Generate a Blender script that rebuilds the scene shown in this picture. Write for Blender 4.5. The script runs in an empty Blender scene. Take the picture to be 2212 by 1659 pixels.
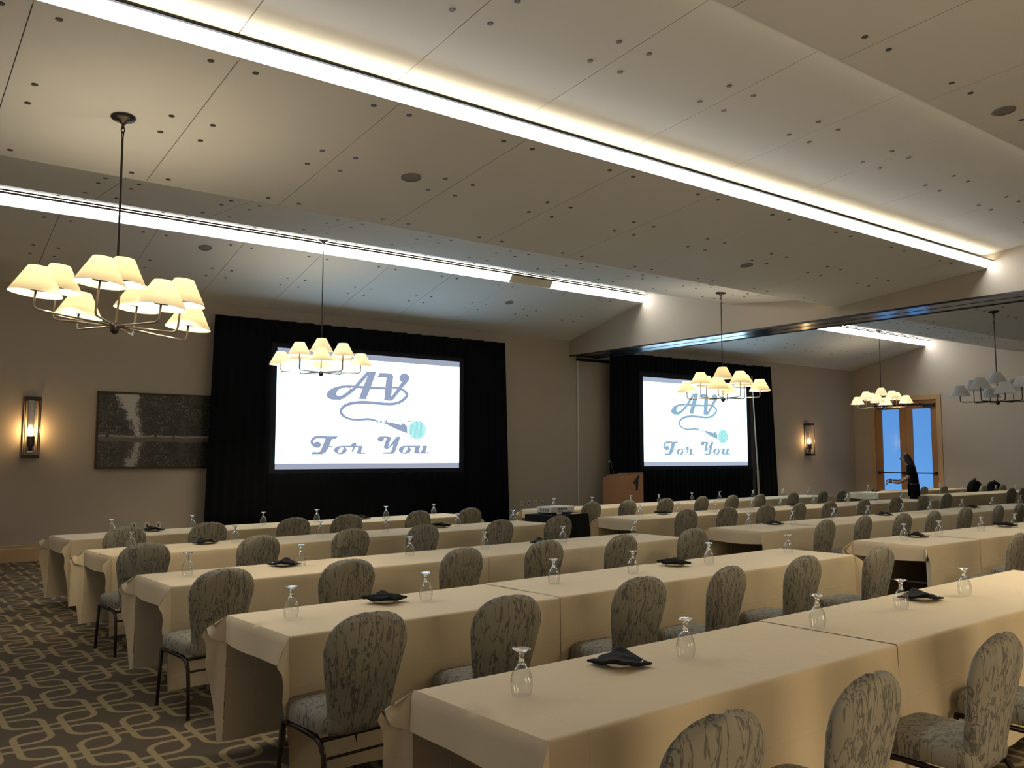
import bpy, bmesh, math, random
from mathutils import Vector, Matrix, noise as mnoise
random.seed(7)
sc = bpy.context.scene
COL = sc.collection
PI = math.pi

# ------------------------------------------------------------------ camera, world, big lights, exposure
cam_d = bpy.data.cameras.new('camera')
cam_d.sensor_width = 36.0
cam_d.lens = 1856.31 / 2212 * 36.0
cam_d.clip_start = 0.05
cam_d.clip_end = 200
cam = bpy.data.objects.new('camera', cam_d)
COL.objects.link(cam)
cam.location = (0, 0, 1.65)
cam.rotation_euler = (math.radians(90 + 4.8803), 0, math.radians(53.018 - 90))
sc.camera = cam

w = bpy.data.worlds.new('daylight')
sc.world = w
w.use_nodes = True
wn = w.node_tree.nodes
wl = w.node_tree.links
bg = wn['Background']
tc = wn.new('ShaderNodeTexCoord')
sx = wn.new('ShaderNodeSeparateXYZ')
rp = wn.new('ShaderNodeValToRGB')
rp.color_ramp.elements[0].position = 0.44
rp.color_ramp.elements[0].color = (0.19, 0.50, 1.0, 1)
rp.color_ramp.elements[1].position = 0.62
rp.color_ramp.elements[1].color = (0.07, 0.22, 0.62, 1)
mp = wn.new('ShaderNodeMath'); mp.operation = 'MULTIPLY_ADD'
mp.inputs[1].default_value = 0.5; mp.inputs[2].default_value = 0.5
wl.new(tc.outputs['Generated'], sx.inputs[0])
wl.new(sx.outputs['Z'], mp.inputs[0])
wl.new(mp.outputs[0], rp.inputs[0])
wl.new(rp.outputs[0], bg.inputs['Color'])
bg.inputs['Strength'].default_value = 1.0

sc.view_settings.view_transform = 'Standard'
sc.view_settings.look = 'None'
sc.view_settings.exposure = 0.0
sc.view_settings.gamma = 1.0
sc.view_settings.use_curve_mapping = False

cy = sc.cycles
cy.max_bounces = 8
cy.diffuse_bounces = 4
cy.glossy_bounces = 4
cy.transmission_bounces = 8
cy.transparent_max_bounces = 24
cy.caustics_reflective = False
cy.caustics_refractive = False
cy.sample_clamp_indirect = 6.0
cy.use_denoising = True
cy.use_light_tree = True

LENS_POWER = 22.0      # emission of the linear ceiling lamps
BULB_W = 4.6
DOWN_W = 5.0        # light each chandelier bulb throws down through the open shade          # chandelier bulbs
def area(name, loc, rot, sx_, sy_, power, color):
    d = bpy.data.lights.new(name, 'AREA')
    d.shape = 'RECTANGLE'; d.size = sx_; d.size_y = sy_; d.energy = power; d.color = color
    o = bpy.data.objects.new(name, d); COL.objects.link(o)
    o.location = loc; o.rotation_euler = rot
    return o
# cool fill light added along the left side, where no window is built
area('cool_side_fill', (-2.3, 4.0, 2.0), (0, math.radians(-90), 0), 2.6, 9.0, 22, (0.80, 0.90, 1.0))
# added low warm lights behind the camera, unseen, for the nearest row's fronts
def point(name, loc, power, color, r=0.05):
    d = bpy.data.lights.new(name, 'POINT'); d.energy = power; d.color = color; d.shadow_soft_size = r
    o = bpy.data.objects.new(name, d); COL.objects.link(o); o.location = loc
    return o
WARM = (1.0, 0.84, 0.57)
for x, y, p in ((2.4, -0.9, 110), (5.6, -0.9, 160)):
    point('low_warm_fill', (x, y, 1.02), p, (1.0, 0.78, 0.50), 0.8)
# warm panels added overhead, out of view, to brighten the table tops
for x, y, p in ((7.2, 2.35, 48), (11.5, 3.0, 30)):
    area('overhead_warm_fill', (x, y, 2.95), (0, 0, 0), 1.1, 1.1, p, WARM)

# ------------------------------------------------------------------ helpers
class MB:
    def __init__(self):
        self.v = []; self.f = []; self.m = []
        self.mi = 0
    def add(self, vs, fs):
        o = len(self.v)
        self.v += [tuple(p) for p in vs]
        for f in fs:
            self.f.append(tuple(i + o for i in f)); self.m.append(self.mi)
        return self
    def box(self, x0, x1, y0, y1, z0, z1):
        vs = [(x0, y0, z0), (x1, y0, z0), (x1, y1, z0), (x0, y1, z0), (x0, y0, z1), (x1, y0, z1), (x1, y1, z1), (x0, y1, z1)]
        return self.add(vs, [(0, 3, 2, 1), (4, 5, 6, 7), (0, 1, 5, 4), (1, 2, 6, 5), (2, 3, 7, 6), (3, 0, 4, 7)])
    def prism(self, prof, x0, x1):          # prof: (y, z) loop, extruded along x
        n = len(prof)
        vs = [(x0, y, z) for y, z in prof] + [(x1, y, z) for y, z in prof]
        fs = [tuple(range(n))[::-1], tuple(range(n, 2 * n))]
        for i in range(n):
            j = (i + 1) % n
            fs.append((i, j, n + j, n + i))
        return self.add(vs, fs)
    def lathe(self, prof, n=24, c=(0, 0, 0), close=False):  # prof: (r, z)
        vs = []; fs = []
        for r, z in prof:
            for k in range(n):
                a = 2 * PI * k / n
                vs.append((c[0] + r * math.cos(a), c[1] + r * math.sin(a), c[2] + z))
        for i in range(len(prof) - 1):
            for k in range(n):
                k2 = (k + 1) % n
                fs.append((i * n + k, i * n + k2, (i + 1) * n + k2, (i + 1) * n + k))
        if close:
            fs.append(tuple(range(n))[::-1])
            m = (len(prof) - 1) * n
            fs.append(tuple(range(m, m + n)))
        return self.add(vs, fs)
    def tube(self, pts, r, n=8, caps=True):
        pts = [Vector(p) for p in pts]
        rs = r if isinstance(r, (list, tuple)) else [r] * len(pts)
        vs = []; fs = []
        up = None
        for i, p in enumerate(pts):
            a = pts[max(i - 1, 0)]; b = pts[min(i + 1, len(pts) - 1)]
            t = (b - a).normalized()
            if up is None:
                up = Vector((0, 0, 1)) if abs(t.z) < 0.9 else Vector((1, 0, 0))
            s = t.cross(up).normalized(); up = s.cross(t).normalized()
            for k in range(n):
                q = 2 * PI * k / n
                vs.append(p + (s * math.cos(q) + up * math.sin(q)) * rs[i])
        for i in range(len(pts) - 1):
            for k in range(n):
                k2 = (k + 1) % n
                fs.append((i * n + k, i * n + k2, (i + 1) * n + k2, (i + 1) * n + k))
        if caps:
            fs.append(tuple(range(n))[::-1])
            m = (len(pts) - 1) * n
            fs.append(tuple(range(m, m + n)))
        return self.add(vs, fs)
    def grid(self, fn, nu, nv):
        vs = [fn(i / nu, j / nv) for j in range(nv + 1) for i in range(nu + 1)]
        fs = []
        for j in range(nv):
            for i in range(nu):
                a = j * (nu + 1) + i
                fs.append((a, a + 1, a + nu + 2, a + nu + 1))
        return self.add(vs, fs)
    def sphere(self, c, rx, ry, rz, n=14, m=8):
        def fn(u, v):
            th = PI * v; ph = 2 * PI * u
            return (c[0] + rx * math.sin(th) * math.cos(ph), c[1] + ry * math.sin(th) * math.sin(ph), c[2] + rz * math.cos(th))
        return self.grid(fn, n, m)
    def mesh(self, name, mats, smooth=False, merge=False):
        me = bpy.data.meshes.new(name)
        me.from_pydata(self.v, [], self.f)
        for m in (mats if isinstance(mats, (list, tuple)) else [mats]):
            me.materials.append(m)
        if self.mi or any(self.m):
            me.polygons.foreach_set('material_index', self.m)
        if merge:
            bm = bmesh.new(); bm.from_mesh(me)
            bmesh.ops.remove_doubles(bm, verts=bm.verts, dist=1e-4)
            bmesh.ops.recalc_face_normals(bm, faces=bm.faces)
            bm.to_mesh(me); bm.free()
        if smooth:
            for p in me.polygons: p.use_smooth = True
        me.update()
        return me
    def build(self, name, mats, parent=None, smooth=False, merge=False, loc=None):
        o = bpy.data.objects.new(name, self.mesh(name, mats, smooth, merge))
        COL.objects.link(o)
        if parent: o.parent = parent
        if loc: o.location = loc
        return o

def empty(name, loc=(0, 0, 0), rz=0.0):
    o = bpy.data.objects.new(name, None); COL.objects.link(o)
    o.location = loc; o.rotation_euler = (0, 0, rz); o.empty_display_size = 0.1
    return o
def tag(o, label, cat, group=None):
    o['label'] = label; o['category'] = cat
    if group: o['group'] = group
    return o
def struct(o):
    o['kind'] = 'structure'
    return o
def kids(o):
    return [c for c in KIDS.get(o.name, [])]
KIDS = {}
def reg(root):
    """remember the children of a prototype, so that copies need no search"""
    KIDS.clear()
    for o in COL.objects:
        if o.parent: KIDS.setdefault(o.parent.name, []).append(o)
def copy_tree(o, parent=None):
    c = o.copy(); COL.objects.link(c)
    if parent: c.parent = parent
    for ch in KIDS.get(o.name, []): copy_tree(ch, c)
    return c
ORD = ['first', 'second', 'third', 'fourth', 'fifth', 'sixth', 'seventh', 'eighth', 'ninth', 'tenth']

# ------------------------------------------------------------------ materials
def mat(name, base=(0.8, 0.8, 0.8), rough=0.6, metal=0.0, spec=0.5, emit=None, estr=0.0):
    m = bpy.data.materials.new(name); m.use_nodes = True
    b = m.node_tree.nodes['Principled BSDF']
    b.inputs['Base Color'].default_value = (*base, 1)
    b.inputs['Roughness'].default_value = rough
    b.inputs['Metallic'].default_value = metal
    b.inputs['Specular IOR Level'].default_value = spec
    if emit:
        b.inputs['Emission Color'].default_value = (*emit, 1)
        b.inputs['Emission Strength'].default_value = estr
    return m
class NT:
    def __init__(self, m):
        self.t = m.node_tree; self.n = m.node_tree.nodes; self.l = m.node_tree.links
        self.b = self.n.get('Principled BSDF')
    def new(self, typ, **kw):
        x = self.n.new(typ)
        for k, v in kw.items(): setattr(x, k, v)
        return x
    def put(self, sock, v):
        if isinstance(v, bpy.types.NodeSocket): self.l.new(v, sock)
        elif isinstance(v, (tuple, list)) and len(v) == 3 and sock.type == 'RGBA': sock.default_value = (*v, 1)
        else: sock.default_value = v
    def math(self, op, a, b=None, c=None, clamp=False):
        x = self.new('ShaderNodeMath', operation=op, use_clamp=clamp)
        self.put(x.inputs[0], a)
        if b is not None: self.put(x.inputs[1], b)
        if c is not None: self.put(x.inputs[2], c)
        return x.outputs[0]
    def coord(self, which='Object'):
        return self.new('ShaderNodeTexCoord').outputs[which]
    def xyz(self, v):
        s = self.new('ShaderNodeSeparateXYZ'); self.l.new(v, s.inputs[0]); return s.outputs
    def comb(self, x, y, z):
        s = self.new('ShaderNodeCombineXYZ')
        for i, q in enumerate((x, y, z)): self.put(s.inputs[i], q)
        return s.outputs[0]
    def scale(self, v, s):
        x = self.new('ShaderNodeVectorMath', operation='MULTIPLY'); self.l.new(v, x.inputs[0]); x.inputs[1].default_value = s
        return x.outputs[0]
    def noise(self, v, s, d=2.0, r=0.5, dist=0.0):
        x = self.new('ShaderNodeTexNoise'); self.l.new(v, x.inputs['Vector'])
        x.inputs['Scale'].default_value = s; x.inputs['Detail'].default_value = d
        x.inputs['Roughness'].default_value = r; x.inputs['Distortion'].default_value = dist
        return x.outputs['Fac']
    def mix(self, f, a, b):
        x = self.new('ShaderNodeMix', data_type='RGBA')
        self.put(x.inputs[0], f); self.put(x.inputs[6], a); self.put(x.inputs[7], b)
        return x.outputs[2]
    def step(self, v, lo, hi):
        x = self.new('ShaderNodeMapRange'); x.clamp = True; x.interpolation_type = 'SMOOTHSTEP'
        self.put(x.inputs[0], v); x.inputs[1].default_value = lo; x.inputs[2].default_value = hi
        return x.outputs[0]
    def bump(self, h, strength=0.3, dist=0.01):
        x = self.new('ShaderNodeBump'); self.l.new(h, x.inputs['Height'])
        x.inputs['Strength'].default_value = strength; x.inputs['Distance'].default_value = dist
        self.l.new(x.outputs[0], self.b.inputs['Normal'])
    def color(self, c): self.l.new(c, self.b.inputs['Base Color'])

M = {}
# painted wall
m = M['wall'] = mat('wall_paint', (0.40, 0.335, 0.245), 0.75, spec=0.25)
t = NT(m); v = t.coord()
t.color(t.mix(t.noise(v, 0.9, 3), (0.425, 0.365, 0.295), (0.455, 0.39, 0.315)))
t.bump(t.noise(v, 160, 2), 0.12, 0.002)
m = M['ceiling'] = mat('ceiling_board', (0.50, 0.485, 0.47), 0.7, spec=0.3)
t = NT(m); v = t.coord()
t.color(t.mix(t.noise(v, 1.3, 3), (0.68, 0.67, 0.66), (0.71, 0.70, 0.69)))
M['white_trim'] = mat('cove_white', (0.75, 0.72, 0.66), 0.6)
M['dark_gap'] = mat('dark_gap', (0.015, 0.014, 0.013), 0.8)
M['plug'] = mat('ceiling_plug', (0.06, 0.055, 0.05), 0.5)
M['grill'] = mat('speaker_grill', (0.22, 0.21, 0.20), 0.7)
M['base'] = mat('baseboard_wood', (0.50, 0.33, 0.17), 0.45)
# carpet: interlocking rounded squares, tan outline on brown pile
m = M['carpet'] = mat('carpet', (0.1, 0.08, 0.06), 0.95, spec=0.1)
t = NT(m); v = t.coord(); X, Y, Z = t.xyz(v)
PX, PY = 0.60, 0.655
def rings(ox, oy):
    def fold(q, p, o):
        a = t.math('ADD', q, o)
        a = t.math('DIVIDE', a, p)
        a = t.math('SUBTRACT', a, t.math('FLOOR', a))
        a = t.math('SUBTRACT', a, 0.5)
        return t.math('MULTIPLY', t.math('ABSOLUTE', a), p)
    ax = fold(X, PX, ox); ay = fold(Y, PY, oy)
    rr = 0.115
    qx = t.math('MAXIMUM', t.math('SUBTRACT', ax, 0.25 - rr), 0.0)
    qy = t.math('MAXIMUM', t.math('SUBTRACT', ay, 0.273 - rr), 0.0)
    d = t.math('SUBTRACT', t.math('SQRT', t.math('ADD', t.math('MULTIPLY', qx, qx), t.math('MULTIPLY', qy, qy))), rr)
    return t.math('ABSOLUTE', d)
ww = 0.019
r1 = rings(0.165, 0.1725); r2 = rings(0.165 + PX / 2, 0.1725 + PY / 2)
pat = t.math('MINIMUM', r1, r2)
nz = t.noise(v, 420, 2)
pat = t.math('ADD', pat, t.math('MULTIPLY', t.math('SUBTRACT', t.noise(v, 60, 2), 0.5), 0.010))
line = t.math('SUBTRACT', 1.0, t.step(pat, ww - 0.004, ww + 0.005))
c0 = t.mix(nz, (0.058, 0.045, 0.031), (0.102, 0.081, 0.057))
c1 = t.mix(nz, (0.20, 0.155, 0.082), (0.30, 0.237, 0.135))
t.color(t.mix(line, c0, c1))
t.bump(nz, 0.5, 0.006)
# table linen
def linen(name, c_lo, c_hi):
    m = mat(name, c_hi, 0.85, spec=0.2)
    t = NT(m); v = t.coord(); X, Y, Z = t.xyz(v)
    f = t.noise(v, 2.2, 3)
    t.color(t.mix(f, c_lo, c_hi))
    # pressed fold creases from storage
    def crease(q, p, o):
        a = t.math('DIVIDE', t.math('ADD', q, o), p)
        a = t.math('SUBTRACT', a, t.math('FLOOR', a))
        a = t.math('MULTIPLY', t.math('ABSOLUTE', t.math('SUBTRACT', a, 0.5)), p)
        return t.math('SUBTRACT', 1.0, t.step(a, 0.0, 0.008))
    h = t.math('ADD', crease(X, 0.56, 0.1), crease(Y, 0.40, 0.17))
    h = t.math('ADD', h, crease(Z, 0.36, 0.03))
    h = t.math('ADD', t.math('MULTIPLY', h, 0.2), t.math('MULTIPLY', t.noise(v, 7, 3), 1.6))
    h = t.math('ADD', h, t.math('MULTIPLY', t.noise(v, 500, 1), 0.08))
    t.bump(h, 0.5, 0.006)
    return m
M['linen'] = linen('tan_linen', (0.64, 0.535, 0.37), (0.70, 0.59, 0.415))
M['black_linen'] = mat('black_linen', (0.010, 0.010, 0.012), 0.9, spec=0.15)
M['napkin'] = mat('napkin_cloth', (0.008, 0.008, 0.009), 0.9, spec=0.2)
t = NT(M['napkin']); t.bump(t.noise(t.coord(), 300, 2), 0.3, 0.002)
M['plate'] = mat('white_china', (0.72, 0.70, 0.66), 0.2)
# banquet chair fabric: grey with dark climbing branches
m = M['fabric'] = mat('branch_fabric', (0.2, 0.18, 0.14), 0.85, spec=0.2)
t = NT(m); v0 = t.coord()
oi = t.new('ShaderNodeObjectInfo')
off = t.new('ShaderNodeVectorMath', operation='MULTIPLY_ADD')
t.l.new(oi.outputs['Random'], off.inputs[0]); off.inputs[1].default_value = (3.0, 1.0, 7.0); t.l.new(v0, off.inputs[2])
v = off.outputs[0]
wv = t.scale(v, (1.0, 1.0, 0.15))
n1 = t.noise(wv, 24, 3, 0.6, 0.45)
ridge = t.math('ABSOLUTE', t.math('SUBTRACT', n1, 0.5))
branch = t.math('SUBTRACT', 1.0, t.step(ridge, 0.008, 0.036))
n2 = t.noise(t.scale(v, (1, 1, 0.55)), 24, 3, 0.6)
leaf = t.step(n2, 0.57, 0.63)
n3 = t.noise(t.scale(v, (1, 1, 0.4)), 6, 2)
dark = t.math('MAXIMUM', branch, t.math('MULTIPLY', leaf, t.step(n3, 0.42, 0.58)))
basec = t.mix(n3, (0.215, 0.200, 0.160), (0.290, 0.270, 0.218))
t.color(t.mix(t.math('MULTIPLY', dark, 0.74), basec, (0.062, 0.061, 0.062)))
t.bump(t.noise(v, 320, 2), 0.25, 0.002)
M['chair_metal'] = mat('bronze_chair_tube', (0.030, 0.024, 0.020), 0.35, 0.7)
M['foot'] = mat('rubber_foot', (0.01, 0.01, 0.01), 0.8)
M['table_wood'] = mat('table_ply', (0.16, 0.10, 0.055), 0.6)
M['grey_metal'] = mat('grey_metal', (0.30, 0.30, 0.30), 0.4, 0.9)
M['bronze'] = mat('dark_bronze', (0.045, 0.038, 0.032), 0.4, 0.8)
M['nickel'] = mat('brushed_nickel', (0.42, 0.37, 0.30), 0.32, 0.95)
M['track'] = mat('track_aluminium', (0.20, 0.25, 0.30), 0.2, 0.9)
M['track_dark'] = mat('track_slot', (0.03, 0.03, 0.035), 0.5, 0.3)
# wood
def wood(name, c0, c1, sc_=1.0, rough=0.4):
    m = mat(name, c0, rough)
    t = NT(m); v = t.scale(t.coord(), (6 * sc_, 6 * sc_, 0.7 * sc_))
    t.color(t.mix(t.noise(v, 3, 4, 0.6, 0.6), c0, c1))
    return m
M['door_wood'] = wood('door_oak', (0.30, 0.135, 0.042), (0.42, 0.20, 0.07))
M['casing_wood'] = wood('casing_maple', (0.44, 0.27, 0.11), (0.54, 0.35, 0.16))
M['lectern_wood'] = wood('lectern_cherry', (0.40, 0.185, 0.085), (0.50, 0.245, 0.12), 1.0, 0.35)
M['lectern_trim'] = mat('lectern_light_edge', (0.55, 0.47, 0.38), 0.4)
M['velour'] = mat('black_velour', (0.004, 0.0045, 0.006), 0.95, spec=0.1)
M['screen_border'] = mat('screen_border_cloth', (0.018, 0.020, 0.027), 0.9, spec=0.15)
def emis(name, c, s):
    m = bpy.data.materials.new(name); m.use_nodes = True
    n = m.node_tree.nodes; n.clear()
    e = n.new('ShaderNodeEmission'); e.inputs[0].default_value = (*c, 1); e.inputs[1].default_value = s
    o = n.new('ShaderNodeOutputMaterial'); m.node_tree.links.new(e.outputs[0], o.inputs[0])
    return m
def glow(name, c, s):
    """clear glowing bulb: emits and lets light through"""
    m = emis(name, c, s)
    n = m.node_tree.nodes; L = m.node_tree.links
    e = [x for x in n if x.type == 'EMISSION'][0]; o = [x for x in n if x.type == 'OUTPUT_MATERIAL'][0]
    tr_ = n.new('ShaderNodeBsdfTransparent'); ad = n.new('ShaderNodeAddShader')
    L.new(e.outputs[0], ad.inputs[0]); L.new(tr_.outputs[0], ad.inputs[1]); L.new(ad.outputs[0], o.inputs[0])
    return m
M['flame'] = glow('sconce_bulb', (1.0, 0.72, 0.36), 20.0)
M['slide_white'] = emis('slide_white', (0.55, 0.82, 1.0), 3.4)
M['slide_bar'] = emis('slide_grey_bar', (0.36, 0.39, 0.50), 1.0)
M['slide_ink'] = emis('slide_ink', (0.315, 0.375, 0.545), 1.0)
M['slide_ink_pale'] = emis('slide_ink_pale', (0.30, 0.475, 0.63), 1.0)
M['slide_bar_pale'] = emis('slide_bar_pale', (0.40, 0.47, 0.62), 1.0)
M['slide_cyan'] = emis('slide_cyan', (0.50, 0.97, 0.95), 1.0)
M['slide_dot'] = emis('slide_dot', (0.09, 0.28, 0.34), 1.0)
M['lens_on'] = emis('lamp_lens_lit', (0.95, 0.97, 0.97), LENS_POWER)
M['cove_strip'] = emis('cove_strip_lit', (1.0, 0.86, 0.62), 14.0)
M['lens_off'] = mat('lamp_lens_unlit', (0.70, 0.62, 0.48), 0.5)
M['strip'] = emis('hidden_strip', (1.0, 0.82, 0.50), 9.0)
M['bulb'] = glow('warm_bulb', (1.0, 0.80, 0.48), 6.0)
M['bulb_off'] = mat('bulb_unlit', (0.8, 0.8, 0.78), 0.2)
# lamp shade: thin fabric, diffuse and translucent
def shade_mat(name, c, tr):
    m = bpy.data.materials.new(name); m.use_nodes = True
    n = m.node_tree.nodes; n.clear(); L = m.node_tree.links
    d = n.new('ShaderNodeBsdfDiffuse'); d.inputs[0].default_value = (*c, 1)
    q = n.new('ShaderNodeBsdfTranslucent'); q.inputs[0].default_value = (*tr, 1)
    mx = n.new('ShaderNodeMixShader'); mx.inputs[0].default_value = 0.42
    o = n.new('ShaderNodeOutputMaterial')
    L.new(d.outputs[0], mx.inputs[1]); L.new(q.outputs[0], mx.inputs[2]); L.new(mx.outputs[0], o.inputs[0])
    return m
M['shade'] = shade_mat('linen_shade', (0.66, 0.63, 0.57), (0.34, 0.295, 0.19))
M['shade_off'] = shade_mat('linen_shade_unlit', (0.86, 0.87, 0.86), (0.7, 0.7, 0.7))
# thin clear glass
def thin_glass(name, tint, ior=4.0, refl=0.7):
    m = bpy.data.materials.new(name); m.use_nodes = True
    n = m.node_tree.nodes; n.clear(); L = m.node_tree.links
    a = n.new('ShaderNodeBsdfTransparent'); a.inputs[0].default_value = (*tint, 1)
    g = n.new('ShaderNodeBsdfGlossy'); g.inputs['Roughness'].default_value = 0.02
    fr = n.new('ShaderNodeLayerWeight'); fr.inputs['Blend'].default_value = 0.5
    q = n.new('ShaderNodeMath'); q.operation = 'POWER'; q.inputs[1].default_value = ior
    k = n.new('ShaderNodeMath'); k.operation = 'MULTIPLY_ADD'; k.inputs[1].default_value = refl; k.inputs[2].default_value = 0.08; k.use_clamp = True
    mx = n.new('ShaderNodeMixShader'); o = n.new('ShaderNodeOutputMaterial')
    L.new(fr.outputs['Facing'], q.inputs[0]); L.new(q.outputs[0], k.inputs[0]); L.new(k.outputs[0], mx.inputs[0])
    L.new(a.outputs[0], mx.inputs[1]); L.new(g.outputs[0], mx.inputs[2]); L.new(mx.outputs[0], o.inputs[0])
    return m
M['goblet'] = thin_glass('goblet_glass', (0.95, 0.96, 0.965), 2.2, 0.8)
M['pane'] = thin_glass('door_glass', (0.93, 0.97, 1.0), 5.0, 0.5)
M['tube_glass'] = thin_glass('sconce_glass', (0.95, 0.95, 0.95), 3.0, 0.7)
m = M['stem'] = mat('goblet_stem_glass', (0.97, 0.99, 0.99), 0.03)
m.node_tree.nodes['Principled BSDF'].inputs['Transmission Weight'].default_value = 1.0
m.node_tree.nodes['Principled BSDF'].inputs['IOR'].default_value = 1.5
M['outlet'] = mat('outlet_plate', (0.62, 0.56, 0.45), 0.4)
M['outlet_dark'] = mat('outlet_dark', (0.05, 0.05, 0.05), 0.5)
M['projector'] = mat('projector_case', (0.62, 0.62, 0.63), 0.35)
M['ink'] = mat('blue_black_ink', (0.012, 0.018, 0.06), 0.6)
M['emblem'] = mat('dark_emblem', (0.012, 0.011, 0.018), 0.5)
M['paper'] = mat('paper', (0.72, 0.70, 0.66), 0.7)
M['skin'] = mat('skin', (0.42, 0.24, 0.17), 0.5)
M['hair'] = mat('dark_brown_hair', (0.012, 0.008, 0.006), 0.45)
t = NT(M['hair']); t.bump(t.noise(t.scale(t.coord(), (60, 60, 3)), 3, 3), 0.5, 0.01)
M['shirt'] = mat('black_shirt', (0.007, 0.007, 0.009), 0.9, spec=0.15)
M['trousers'] = mat('black_trousers', (0.006, 0.006, 0.007), 0.9, spec=0.15)
M['shoe'] = mat('black_shoe', (0.01, 0.01, 0.01), 0.4)
M['bag'] = mat('black_bag', (0.005, 0.005, 0.006), 0.85, spec=0.15)
t = NT(M['bag']); t.bump(t.noise(t.coord(), 30, 3), 0.6, 0.02)
M['folder'] = mat('navy_folder', (0.015, 0.018, 0.035), 0.5)
M['steel'] = mat('steel_strip', (0.42, 0.44, 0.50), 0.25, 0.9)

# ------------------------------------------------------------------ structure
YW = 15.72          # screen wall
XP = 13.584         # partition beam
XE = 25.83          # far wall with the doors
XL, YB = -2.6, -7.0
ROOF = 5.75
# floor
fl = struct(MB().box(XL - 0.2, XE + 0.2, YB - 0.2, YW + 0.9, -0.12, 0).build('floor', M['carpet']))
# walls
PK0, PK1 = 13.80, 15.0      # pocket for the folding partition
wb = MB(); wb.box(XL - 0.2, PK0, YW, YW + 0.2, 0, ROOF); wb.box(PK1, XE + 0.2, YW, YW + 0.2, 0, ROOF); wb.box(PK0, PK1, YW, YW + 0.2, 4.09, ROOF)
wall_back = struct(wb.build('wall_front', M['wall']))
DY0, DY1, DZ = 12.98, 15.0, 3.42      # double door opening
we = MB(); we.box(XE, XE + 0.2, YB - 0.2, DY0, 0, ROOF); we.box(XE, XE + 0.2, DY1, YW, 0, ROOF); we.box(XE, XE + 0.2, DY0, DY1, DZ, ROOF)
struct(we.build('wall_right', M['wall']))
struct(MB().box(XL - 0.2, XL, YB - 0.2, YW, 0, ROOF).build('wall_left', M['wall']))
struct(MB().box(XL, XE, YB - 0.2, YB, 0, ROOF).build('wall_back', M['wall']))
struct(MB().box(XL - 0.2, XE + 0.2, YB - 0.2, YW + 0.2, ROOF, ROOF + 0.1).build('ceiling_deck', M['ceiling']))
# baseboards
def baseboard(n, x0, x1):
    o = struct(MB().prism([(YW, 0.001), (YW - 0.018, 0.001), (YW - 0.018, 0.20), (YW - 0.012, 0.215), (YW - 0.012, 0.255), (YW, 0.262)], x0, x1).build(n, M['base']))
baseboard('baseboard_front', XL, PK0 - 0.02); baseboard('baseboard_front.001', PK1 + 0.02, XE)
struct(MB().box(XE - 0.018, XE, YB, DY0 - 0.14, 0.001, 0.26).build('baseboard_right', M['base']))
# partition pocket door
d2 = empty('door_2', (PK0, YW, 0)); struct(d2)
MB().box(0.055, PK1 - PK0 - 0.006, -0.012, 0.03, 0.02, 4.0).build('door_panel', M['wall'], d2)
MB().box(0.022, 0.05, -0.02, 0.03, 0.02, 4.0).build('jamb_edge', M['white_trim'], d2)
MB().box(0.001, 1.199, 0.12, 0.19, 0.002, 4.085).build('pocket_back', M['dark_gap'], d2)

# --- ceiling: boards between seams every 1.318 m, folded in five runs
SE0, SP = 2.035, 1.318
seams = [SE0 + SP * k for k in range(-4, 20)]
seams = [s for s in seams if XL < s < XE]
def spans(x0, x1):
    q = [x0] + [s for s in seams if x0 + 0.05 < s < x1 - 0.05] + [x1]
    return list(zip(q[:-1], q[1:]))
bays = [(XL, XP), (XP + 0.84, XE)]
RUN = dict(A=((15.76, 4.461), (13.25, 5.05)), B=((13.30, 5.295), (10.90, 4.715)), D=((10.93, 4.688), (8.38, 4.433)),
           C=((8.535, 4.286), (5.962, 4.526)), G=((6.02, 4.733), (3.50, 4.942)), H=((3.67, 4.765), (-7.0, 5.30)))
PLUGY = dict(A=(13.41, 14.32, 14.62), B=(12.35, 11.4), D=(10.55, 9.85, 9.52, 8.75), C=(6.11, 7.09, 7.42, 8.39), G=(4.94, 4.61), H=(3.35, 1.2))
ceil = struct(empty('ceiling'))
for k, ((ya, za), (yb, zb)) in RUN.items():
    for x0, x1 in bays:
        for a, b in spans(x0, x1):
            g = 0.004
            MB().prism([(ya, za), (yb, zb), (yb, zb + 0.03), (ya, za + 0.03)], a + g, b - g).build('ceiling_panel', M['ceiling'], ceil)
    pl = MB()
    for s in seams:
        if XP - 0.2 < s < XP + 1.05: continue
        for yy in PLUGY[k]:
            z = za + (zb - za) * (yy - ya) / (yb - ya)
            for dx in (-0.166, 0.166):
                pl.lathe([(0.0, -0.004), (0.024, -0.004), (0.026, 0.002)], 8, (s + dx, yy, z))
    o = pl.build('ceiling_plug', M['plug'], ceil); o['kind'] = 'stuff'
# backing behind the open seams
for k, ((ya, za), (yb, zb)) in RUN.items():
    for x0, x1 in bays:
        MB().prism([(ya, za + 0.045), (yb, zb + 0.045), (yb, zb + 0.055), (ya, za + 0.055)], x0, x1).build('ceiling_backing', M['dark_gap'], ceil)
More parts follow.
